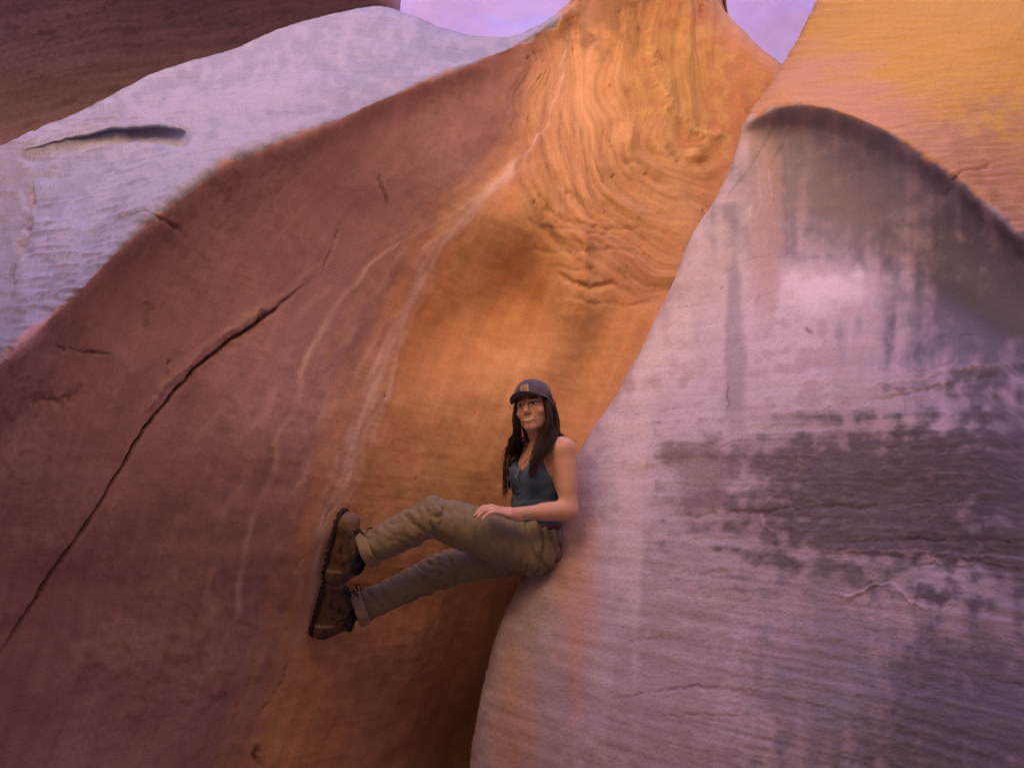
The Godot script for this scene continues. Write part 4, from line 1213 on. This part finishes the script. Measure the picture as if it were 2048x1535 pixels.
func cuff_mesh(c: Vector3, ax: Vector3, r: float) -> ArrayMesh:
	var V := PackedVector3Array()
	var I := PackedInt32Array()
	var e1 := ax.cross(Vector3.UP).normalized()
	var e2 := ax.cross(e1)
	var prof := [[-0.034, 0.000], [-0.036, 0.006], [-0.030, 0.0095], [0.0, 0.009], [0.010, 0.007], [0.013, 0.002], [0.011, -0.004], [0.0, -0.006], [-0.02, -0.006]]
	var n := 40
	for k in n:
		var a := TAU * k / n
		var wob := 1.0 + 0.05 * sin(a * 2.0 + c.x * 40.0) + 0.03 * sin(a * 5.0)
		for q in prof:
			V.append(c + ax * (q[0] + 0.006 * sin(a + 1.0)) + (e1 * cos(a) + e2 * sin(a)) * (r * wob + q[1]))
	var m := prof.size()
	for k in n:
		for j in m:
			var a := k * m + j
			var b := k * m + (j + 1) % m
			var d := ((k + 1) % n) * m + j
			var e := ((k + 1) % n) * m + (j + 1) % m
			I.append_array(PackedInt32Array([a, b, d, b, e, d]))
	return net_mesh(V, I, SEAT, paint(Color(0.255, 0.21, 0.135)))

# palm and five fingers; up: back of the hand; flip: +1 left hand
func hand(V: PackedVector3Array, I: PackedInt32Array, wrist: Vector3, knuckles: Vector3, up: Vector3, flip: float, curl: Vector3) -> void:
	var ax := (knuckles - wrist).normalized()
	var u := (up - ax * up.dot(ax)).normalized()
	var side := ax.cross(u) * flip        # towards the thumb
	var lo := wrist.min(knuckles) - Vector3.ONE * 0.12
	var hi := wrist.max(knuckles) + Vector3.ONE * 0.12
	var f := Field.new(lo, hi, 0.0038)
	f.bone(wrist - ax * 0.03, wrist + ax * 0.01, 0.027, 0.025, 0.01, side, 1.15)
	f.bone(wrist + ax * 0.02, knuckles - ax * 0.008, 0.0165, 0.0145, 0.012, side, 2.1)
	var cd := curl.normalized()
	for k in 4:
		var o := (1.5 - k) * 0.0185
		var reach: float = [0.92, 1.05, 1.0, 0.8][k]
		var base := knuckles + side * o - ax * (0.004 if k in [1, 2] else 0.010)
		var d1 := (ax * 0.92 + cd * 0.35 + side * (1.5 - k) * 0.06).normalized()
		var d2 := (ax * 0.55 + cd * 0.85).normalized()
		var d3 := (ax * 0.25 + cd * 1.0).normalized()
		var j1 := base + d1 * 0.038 * reach
		var j2 := j1 + d2 * 0.024 * reach
		var j3 := j2 + d3 * 0.018 * reach
		f.bone(base - ax * 0.02, base, 0.0095, 0.0100, 0.006)
		f.bone(base, j1, 0.0095, 0.0085, 0.0035)
		f.bone(j1, j2, 0.0085, 0.0078, 0.003)
		f.bone(j2, j3, 0.0078, 0.0066, 0.003)
	var tb := wrist + ax * 0.026 + side * 0.026 - u * 0.006
	var t1 := tb + (ax * 0.75 + side * 0.55 - u * 0.25).normalized() * 0.036
	var t2 := t1 + (ax * 0.9 + side * 0.1 - u * 0.35).normalized() * 0.026
	f.bone(tb - ax * 0.012 - side * 0.012, tb, 0.014, 0.0135, 0.01)
	f.bone(tb, t1, 0.0125, 0.0105, 0.005)
	f.bone(t1, t2, 0.0105, 0.0085, 0.003)
	f.net(V, I)

func boot(root: Node3D, heel: Vector3, toe: Vector3, ankle: Vector3) -> void:
	var bx := (toe - heel).normalized()
	var by := ankle - heel
	by = (by - bx * by.dot(bx)).normalized()
	var bz := bx.cross(by)
	var b := Node3D.new()
	b.name = "boot"
	root.add_child(b, true)
	b.transform = Transform3D(Basis(bx, by, bz), heel - SEAT)
	var size := heel.distance_to(toe) + 0.012
	# ankle in boot axes
	var al := Basis(bx, by, bz).transposed() * (ankle - heel)
	var V := PackedVector3Array()
	var I := PackedInt32Array()
	var f := Field.new(Vector3(-0.06, 0.0, -0.09), Vector3(size + 0.05, 0.24, 0.09), 0.005)
	f.bone(Vector3(0.045, 0.045, 0), Vector3(size * 0.45, 0.05, 0), 0.044, 0.044, 0.02)
	f.bone(Vector3(size * 0.45, 0.05, 0), Vector3(size - 0.05, 0.040, 0.003), 0.046, 0.044, 0.02, Vector3(0, 0, 1), 1.12)
	f.bone(Vector3(size - 0.06, 0.040, 0.003), Vector3(size - 0.042, 0.042, 0.003), 0.040, 0.038, 0.02, Vector3(0, 0, 1), 1.15)
	f.bone(Vector3(0.05, 0.05, 0), al * 0.95 + Vector3(0.0, 0.03, 0), 0.046, 0.052, 0.03)
	var A := Vector3(size - 0.075, 0.050, 0)
	var B := Vector3(al.x + 0.030, al.y * 0.92, 0)
	f.bone(A, B, 0.038, 0.040, 0.02)
	f.cut_plane(Vector3(0, 0.013, 0), Vector3(0, -1, 0))
	f.cut_plane(al * 0.86 + Vector3(0.0, 0.030, 0), Vector3(0.12, 1, 0).normalized())
	f.net(V, I)
	var leather := cloth_material("boot_leather", 0.62)
	mesh_node("upper", net_mesh(V, I, Vector3.ZERO, func(p: Vector3, n: Vector3, out: Array) -> void:
		var g := n_mid.get_noise_3dv(p * 3.5 + root.position)
		out[0] = 0.0015 * g
		var c := Color(0.085, 0.054, 0.036) * (1.0 + 0.9 * g + 0.6 * n_fine.get_noise_3dv(p * 2.0))
		c = c.lerp(Color(0.12, 0.068, 0.034), 0.75 * smoothstep(0.052, 0.046, p.y + 0.004 * g))
		c = c.lerp(Color(0.10, 0.06, 0.045), 0.8 * smoothstep(0.03, 0.026, p.y))
		c = c.lerp(Color(0.19, 0.125, 0.088), 0.7 * smoothstep(size - 0.062, size - 0.052, p.x))        # toe cap
		c = c.lerp(Color(0.25, 0.17, 0.10), smoothstep(0.009, 0.005, absf(p.x - 0.062 - p.y * 0.3)) * smoothstep(0.10, 0.08, p.y))   # heel strip
		if p.x < 0.03 and p.y > 0.05: c = Color(0.10, 0.055, 0.035)
		out[1] = Color(c.r, c.g, c.b, 1.0)), leather, b)
	# padded collar
	var CV := PackedVector3Array()
	var CI := PackedInt32Array()
	var cp := PackedVector3Array()
	for k in 25:
		var a := TAU * k / 24.0
		cp.append(al * 0.86 + Vector3(0.0, 0.03, 0) + Vector3(cos(a) * 0.053, -cos(a) * 0.006, sin(a) * 0.050))
	tube(CV, CI, cp, PackedFloat32Array([0.012]), 8)
	mesh_node("collar", net_mesh(CV, CI, Vector3.ZERO, paint(Color(0.02, 0.03, 0.034))), cloth_material("collar_padding", 0.9), b)
	# sole with lugs
	var st := PackedVector3Array()
	var si := PackedInt32Array()
	var outl := PackedVector2Array()
	for k in 36:
		var a := TAU * k / 36.0
		var x := size * 0.5 + cos(a) * size * 0.515
		var u := x / size
		var wdt := 0.040 + 0.010 * smoothstep(0.3, 0.75, u) - 0.006 * exp(-pow((u - 0.4) / 0.12, 2.0))
		outl.append(Vector2(x, signf(sin(a)) * wdt * pow(absf(sin(a)), 0.55)))
	for y: float in [-0.001, 0.004, 0.012, 0.016]:
		for q in outl: st.append(Vector3(q.x, y, q.y * (0.97 if y < 0.0 or y > 0.013 else 1.02)))
	for r in 3:
		for k in 36:
			var a := r * 36 + k
			var c := r * 36 + (k + 1) % 36
			si.append_array(PackedInt32Array([a, a + 36, c, c, a + 36, c + 36]))
	for r in [0, 3]:
		var ci := st.size()
		st.append(Vector3(size * 0.5, -0.001 if r == 0 else 0.016, 0))
		for k in 36:
			var a: int = r * 36 + k
			var c: int = r * 36 + (k + 1) % 36
			si.append_array(PackedInt32Array([ci, a, c]) if r == 0 else PackedInt32Array([ci, c, a]))
	var sole := mesh_node("sole", net_mesh(st, si, Vector3.ZERO, func(p: Vector3, n: Vector3, out: Array) -> void: out[1] = Color(0.028, 0.022, 0.02)), cloth_material("rubber", 0.8), b)
	var lug := BoxMesh.new()
	lug.size = Vector3(0.015, 0.008, 0.022)
	var rubber := StandardMaterial3D.new()
	rubber.albedo_color = Color(0.025, 0.02, 0.018).linear_to_srgb()
	rubber.roughness = 0.85
	for k in 11:
		for s: float in [-1.0, 1.0]:
			var lg := mesh_node("lug", lug, rubber, sole)
			lg.position = Vector3(0.02 + k * (size - 0.04) / 10.0, -0.003, s * (0.031 if k not in [0, 10] else 0.018))
	# laces: crossings over the tongue, loops and loose ends
	var lv := PackedVector3Array()
	var li := PackedInt32Array()
	var run := (B - A).normalized()
	var out_n := Vector3(-run.y, run.x, 0)
	if out_n.x < 0.0: out_n = -out_n
	var spots := PackedVector3Array()
	for k in 6:
		var c := A.lerp(B, 0.16 + 0.15 * k)
		for s: float in [-1.0, 1.0]:
			spots.append(c + out_n * 0.028 + Vector3(0, 0, 0.030 * s))
			var c2 := A.lerp(B, 0.16 + 0.15 * (k + 0.8))
			tube(lv, li, smooth_path([c + out_n * 0.030 + Vector3(0, 0, 0.029 * s), c.lerp(c2, 0.5) + out_n * 0.044, c2 + out_n * 0.030 + Vector3(0, 0, -0.029 * s)], 7), PackedFloat32Array([0.0034]), 5)
	var kn := B + out_n * 0.046
	for s: float in [-1.0, 1.0]:
		tube(lv, li, smooth_path([kn, kn + out_n * 0.016 + run * -0.02 + Vector3(0, 0, 0.018 * s), kn + out_n * 0.022 + run * -0.048 + Vector3(0, 0, 0.030 * s), kn + out_n * 0.034 + run * -0.040 + Vector3(0, 0, 0.038 * s), kn + out_n * 0.020 + run * -0.010 + Vector3(0, 0, 0.02 * s), kn], 16), PackedFloat32Array([0.003]), 5)
		tube(lv, li, smooth_path([kn, kn + Vector3(-0.03, 0.004, 0.042 * s), kn + Vector3(-0.075, -0.02, 0.058 * s), kn + Vector3(-0.10, -0.05, 0.056 * s), kn + Vector3(-0.115, -0.052, 0.054 * s)], 12), PackedFloat32Array([0.0028]), 5)
	mesh_node("lace", net_mesh(lv, li, Vector3.ZERO, paint(Color(0.018, 0.014, 0.014))), cloth_material("lace_cord", 0.8), b)
	# metal hooks
	var metal := StandardMaterial3D.new()
	metal.albedo_color = Color(0.45, 0.40, 0.36)
	metal.metallic = 1.0
	metal.roughness = 0.35
	var hk := SphereMesh.new()
	hk.radius = 0.0042
	hk.height = 0.0084
	hk.radial_segments = 10
	hk.rings = 5
	for q in spots:
		mesh_node("eyelet", hk, metal, b).position = q

func _cap(root: Node3D, ho: Vector3, hb: Basis) -> void:
	var charcoal := Color(0.075, 0.066, 0.082)
	var cap := Node3D.new()
	cap.name = "cap"
	root.add_child(cap)
	cap.transform = Transform3D(hb, ho - SEAT + hb.y * 0.006)
	var V := PackedVector3Array()
	var I := PackedInt32Array()
	var nu := 72
	var nv := 26
	# crown: outer shell down to the rim, then a short inside
	for j in nv + 1:
		var t := float(j) / nv
		for i in nu:
			var a := TAU * i / nu
			var el := (1.0 - t) * PI * 0.5
			var front := maxf(sin(a), 0.0)
			var rx := 0.084
			var rz := 0.105
			var yy := sin(el) * (0.086 + 0.004 * front)
			var r := cos(el)
			r = pow(r, 0.80)
			var seam := 0.0012 * pow(absf(cos(a * 3.0)), 40.0) * r
			var dent := 0.0022 * n_mid.get_noise_3d(cos(a) * 0.7 * r, t, sin(a) * 0.7 * r)
			V.append(Vector3(cos(a) * (rx + seam + dent) * r, 0.030 + yy + dent, sin(a) * (rz + seam + dent) * r - 0.012))
	for i in nu:
		var a := TAU * i / nu
		V.append(Vector3(cos(a) * 0.080, 0.031, sin(a) * 0.101 - 0.012))
	for j in nv + 1:
		for i in nu:
			var a := j * nu + i
			var c := j * nu + (i + 1) % nu
			I.append_array(PackedInt32Array([a, a + nu, c, c, a + nu, c + nu]))
	var cloth := cloth_material("cap_cotton", 0.85, 0.3)
	mesh_node("crown", net_mesh(V, I, Vector3.ZERO, func(p: Vector3, n: Vector3, out: Array) -> void:
		out[0] = 0.0004 * n_fine.get_noise_3dv(p * 5.0)
		out[1] = charcoal * (1.0 + 0.14 * n_mid.get_noise_3dv(p * 5.0))
		out[1].a = 1.0), cloth, cap)
	# brim: curved visor with thickness
	var B := PackedVector3Array()
	var BI := PackedInt32Array()
	var nb := 36
	var mb := 10
	for side in 2:
		for j in mb + 1:
			for i in nb + 1:
				var a := lerpf(PI * 0.08, PI * 0.92, float(i) / nb)
				var k := float(j) / mb
				var inner := Vector3(cos(a) * 0.083, 0.0, sin(a) * 0.103 - 0.012)
				var outer := Vector3(cos(a) * 0.087, 0.0, sin(a) * 0.103 - 0.012 + 0.070 * pow(sin(a), 0.62))
				var p := inner.lerp(outer, k)
				var arch := 0.038 + 0.004 * k - 3.4 * p.x * p.x * (0.45 + 0.55 * k)
				B.append(Vector3(p.x, arch + 0.016 * (1.0 - absf(p.x) / 0.09) * k * 0.0 - side * 0.004, p.z))
	var sz := (mb + 1) * (nb + 1)
	for side in 2:
		for j in mb:
			for i in nb:
				var a := side * sz + j * (nb + 1) + i
				var c := a + nb + 1
				if side == 0: BI.append_array(PackedInt32Array([a, c, a + 1, a + 1, c, c + 1]))
				else: BI.append_array(PackedInt32Array([a, a + 1, c, a + 1, c + 1, c]))
	for i in nb:
		var a := mb * (nb + 1) + i
		BI.append_array(PackedInt32Array([a, a + sz, a + 1, a + 1, a + sz, a + sz + 1]))
	mesh_node("brim", net_mesh(B, BI, Vector3.ZERO, func(p: Vector3, n: Vector3, out: Array) -> void:
		out[1] = charcoal * (1.0 + 0.08 * sin(p.z * 900.0))
		out[1].a = 1.0), cloth, cap)
	var btn := SphereMesh.new()
	btn.radius = 0.007
	btn.height = 0.008
	var bm := StandardMaterial3D.new()
	bm.albedo_color = charcoal.linear_to_srgb()
	bm.roughness = 0.85
	mesh_node("button", btn, bm, cap).position = Vector3(0, 0.118, -0.012)
	# square leather patch with a pale stitched edge, over the right temple side of the front
	for q in [["patch", 0.021, 0.0, Color(0.36, 0.25, 0.13)], ["patch_centre", 0.014, 0.0012, Color(0.24, 0.135, 0.05)]]:
		var pv := PackedVector3Array()
		var pi_ := PackedInt32Array()
		var m := 8
		for j in m + 1:
			for i in m + 1:
				var x: float = (float(i) / m - 0.5) * 2.0 * q[1]
				var y: float = (float(j) / m - 0.5) * 2.0 * q[1]
				var a := PI * 0.5 - x / 0.09 + 0.02
				var el := 0.42 + y / 0.10
				var r := pow(cos(el), 0.80)
				pv.append(Vector3(cos(a) * (0.0865 + q[2]) * r, 0.030 + sin(el) * 0.0905, sin(a) * (0.1075 + q[2]) * r - 0.012))
		for j in m:
			for i in m:
				var a := j * (m + 1) + i
				pi_.append_array(PackedInt32Array([a, a + m + 1, a + 1, a + 1, a + m + 1, a + m + 2]))
		mesh_node(q[0], net_mesh(pv, pi_, Vector3.ZERO, paint(q[3])), cloth_material("patch_leather", 0.6), cap)

func _hair(root: Node3D, ho: Vector3, hb: Basis, chest: Vector3, fwd: Vector3, lat: Vector3) -> void:
	var V := PackedVector3Array()
	var I := PackedInt32Array()
	var r := RandomNumberGenerator.new()
	r.seed = 42
	# each lock: scalp point, then places down to the tip
	var locks := [
		# her left side (towards us): behind the cheek, over the shoulder, down the chest
		{"n": 64, "p": [Vector3(0.054, 0.045, 0.028), Vector3(0.073, -0.02, 0.024), Vector3(0.072, -0.09, 0.030)], "d": [at(1088, 876, 3.30), at(1074, 912, 3.26), at(1064, 948, 3.25)], "w": [0.022, 0.026, 0.026, 0.022, 0.020, 0.016]},
		{"n": 60, "p": [Vector3(0.062, 0.045, -0.012), Vector3(0.084, -0.02, -0.010), Vector3(0.080, -0.10, -0.02)], "d": [at(1104, 872, 3.32), at(1092, 895, 3.28), at(1080, 915, 3.27)], "w": [0.026, 0.028, 0.028, 0.022, 0.018, 0.014]},
		{"n": 60, "p": [Vector3(0.042, 0.045, -0.075), Vector3(0.06, -0.05, -0.10), Vector3(0.06, -0.12, -0.09)], "d": [at(1118, 880, 3.40), at(1126, 905, 3.42), at(1128, 930, 3.42)], "w": [0.035, 0.035, 0.034, 0.03, 0.028, 0.022]},
		# her right side: hangs free in front of the alcove
		{"n": 80, "p": [Vector3(-0.056, 0.045, 0.024), Vector3(-0.076, -0.03, 0.026), Vector3(-0.078, -0.10, 0.030)], "d": [at(1030, 888, 3.46), at(1026, 925, 3.44), at(1022, 962, 3.40)], "w": [0.022, 0.026, 0.028, 0.028, 0.022, 0.014]},
		{"n": 16, "p": [Vector3(-0.060, 0.045, 0.005), Vector3(-0.086, -0.04, 0.010), Vector3(-0.088, -0.12, 0.015)], "d": [at(1018, 900, 3.44), at(1012, 945, 3.42), at(1010, 988, 3.40)], "w": [0.018, 0.02, 0.02, 0.016, 0.012, 0.008]},
		{"n": 60, "p": [Vector3(-0.042, 0.045, -0.07), Vector3(-0.06, -0.05, -0.09), Vector3(-0.05, -0.12, -0.08)], "d": [at(1060, 880, 3.50), at(1050, 905, 3.52), at(1046, 930, 3.52)], "w": [0.035, 0.035, 0.03, 0.025, 0.02, 0.016]},
	]
	for l in locks:
		for k in int(l["n"]) * 5:
			var u := Vector3(r.randfn(0, 0.5), r.randfn(0, 0.5), r.randfn(0, 0.5)).limit_length(1.15)
			var pts := []
			var wd: Array = l["w"]
			var i := 0
			for q: Vector3 in l["p"]:
				pts.append(ho + hb * (q + u * wd[i] * (Vector3(0.15, 0.2, 0.75) if i == 0 else Vector3(0.5, 0.2, 0.9))))
				i += 1
			for q: Vector3 in l["d"]:
				pts.append(q + u * wd[i] + Vector3(r.randfn(0, 0.004), r.randfn(0, 0.012) if i == 5 else 0.0, r.randfn(0, 0.004)))
				i += 1
			var cut: int = 6 if r.randf() < 0.8 else 5
			var path := smooth_path(pts.slice(0, cut), 14)
			var rad := PackedFloat32Array()
			var thick := r.randf_range(0.0010, 0.0019)
			for s in 14: rad.append(thick * (1.0 - pow(s / 13.0, 3.0) * 0.8))
			tube(V, I, path, rad, 4)
	# the mass against the skull, under the cap
	var f := Field.new(ho - Vector3(0.18, 0.34, 0.20), ho + Vector3(0.20, 0.13, 0.20), 0.006)
	f.egg(ho + hb * Vector3(0, 0.012, -0.026), hb, Vector3(0.081, 0.085, 0.088), 0.01)
	f.bone(ho + hb * Vector3(0.052, 0.0, -0.05), ho + hb * Vector3(0.05, -0.12, -0.05), 0.036, 0.03, 0.02)
	f.bone(ho + hb * Vector3(-0.052, 0.0, -0.05), ho + hb * Vector3(-0.05, -0.12, -0.05), 0.036, 0.03, 0.02)
	f.keep(func(p: Vector3) -> float:
		var q := hb.transposed() * (p - ho)
		return q.z - 0.028 + absf(q.x) * 0.05)
	for l in locks:
		if l["n"] < 20: continue
		var c := []
		for q: Vector3 in l["p"]: c.append(ho + hb * q)
		for q: Vector3 in l["d"]: c.append(q)
		var path := smooth_path(c, 12)
		var wd: Array = l["w"]
		for k in 10:
			f.bone(path[k], path[k + 1], 0.6 * lerpf(wd[k * 5 / 11], wd[k * 5 / 11 + 1], 0.5) * (1.0 - 0.05 * k), 0.6 * lerpf(wd[k * 5 / 11], wd[k * 5 / 11 + 1], 0.5) * (0.95 - 0.05 * k), 0.012)
	f.net(V, I)
	var m := cloth_material("hair_strands", 0.45)
	mesh_node("hair", net_mesh(V, I, SEAT, func(p: Vector3, n: Vector3, out: Array) -> void:
		out[1] = Color(0.040, 0.024, 0.020) * (1.0 + 0.35 * n_mid.get_noise_3d(p.x * 9.0, p.y, p.z * 9.0))
		out[1].a = 1.0), m, root)

func _sunglasses(chest: Vector3, fwd: Vector3, lat: Vector3) -> void:
	var g := Node3D.new()
	g.name = "sunglasses"
	add_child(g)
	var o := at(1017, 956, 3.36)
	g.position = o
	tag(g, "dark sunglasses with thin brown frame hanging beside her long hair", "sunglasses")
	var frame := PackedVector3Array()
	var fi := PackedInt32Array()
	var bz := Vector3(0.55, 0.15, 0.8).normalized()
	var by := Vector3(-0.12, 1.0, 0.0).normalized()
	var bx := by.cross(bz)
	var lens := StandardMaterial3D.new()
	lens.albedo_color = Color(0.05, 0.03, 0.03)
	lens.roughness = 0.08
	for s: float in [-1.0, 1.0]:
		var c := by * (0.026 * s)
		var pts := PackedVector3Array()
		for k in 21:
			var a := TAU * k / 20.0
			pts.append(c + by * (cos(a) * 0.021) + bx * (sin(a) * 0.008))
		tube(frame, fi, pts, PackedFloat32Array([0.0016]), 5)
		var lv := PackedVector3Array()
		var li := PackedInt32Array()
		lv.append(c + bz * 0.003)
		for k in 20:
			lv.append(pts[k])
		for k in 20: li.append_array(PackedInt32Array([0, 1 + k, 1 + (k + 1) % 20]))
		mesh_node("lens", array_mesh(lv, smooth_normals(lv, li), li), lens, g)
	tube(frame, fi, smooth_path([by * 0.048, by * 0.05 - bz * 0.03, by * 0.052 - bz * 0.07 + bx * 0.01], 8), PackedFloat32Array([0.0016]), 5)
	tube(frame, fi, smooth_path([by * -0.048, by * -0.044 - bz * 0.03, by * -0.03 - bz * 0.07 + bx * 0.01], 8), PackedFloat32Array([0.0016]), 5)
	tube(frame, fi, smooth_path([by * 0.05, by * 0.075 + bx * 0.006, by * 0.10 + bx * 0.016 + bz * 0.005], 8), PackedFloat32Array([0.0022]), 5)
	mesh_node("frame", net_mesh(frame, fi, Vector3.ZERO, paint(Color(0.16, 0.09, 0.05))), cloth_material("frame_plastic", 0.3), g)
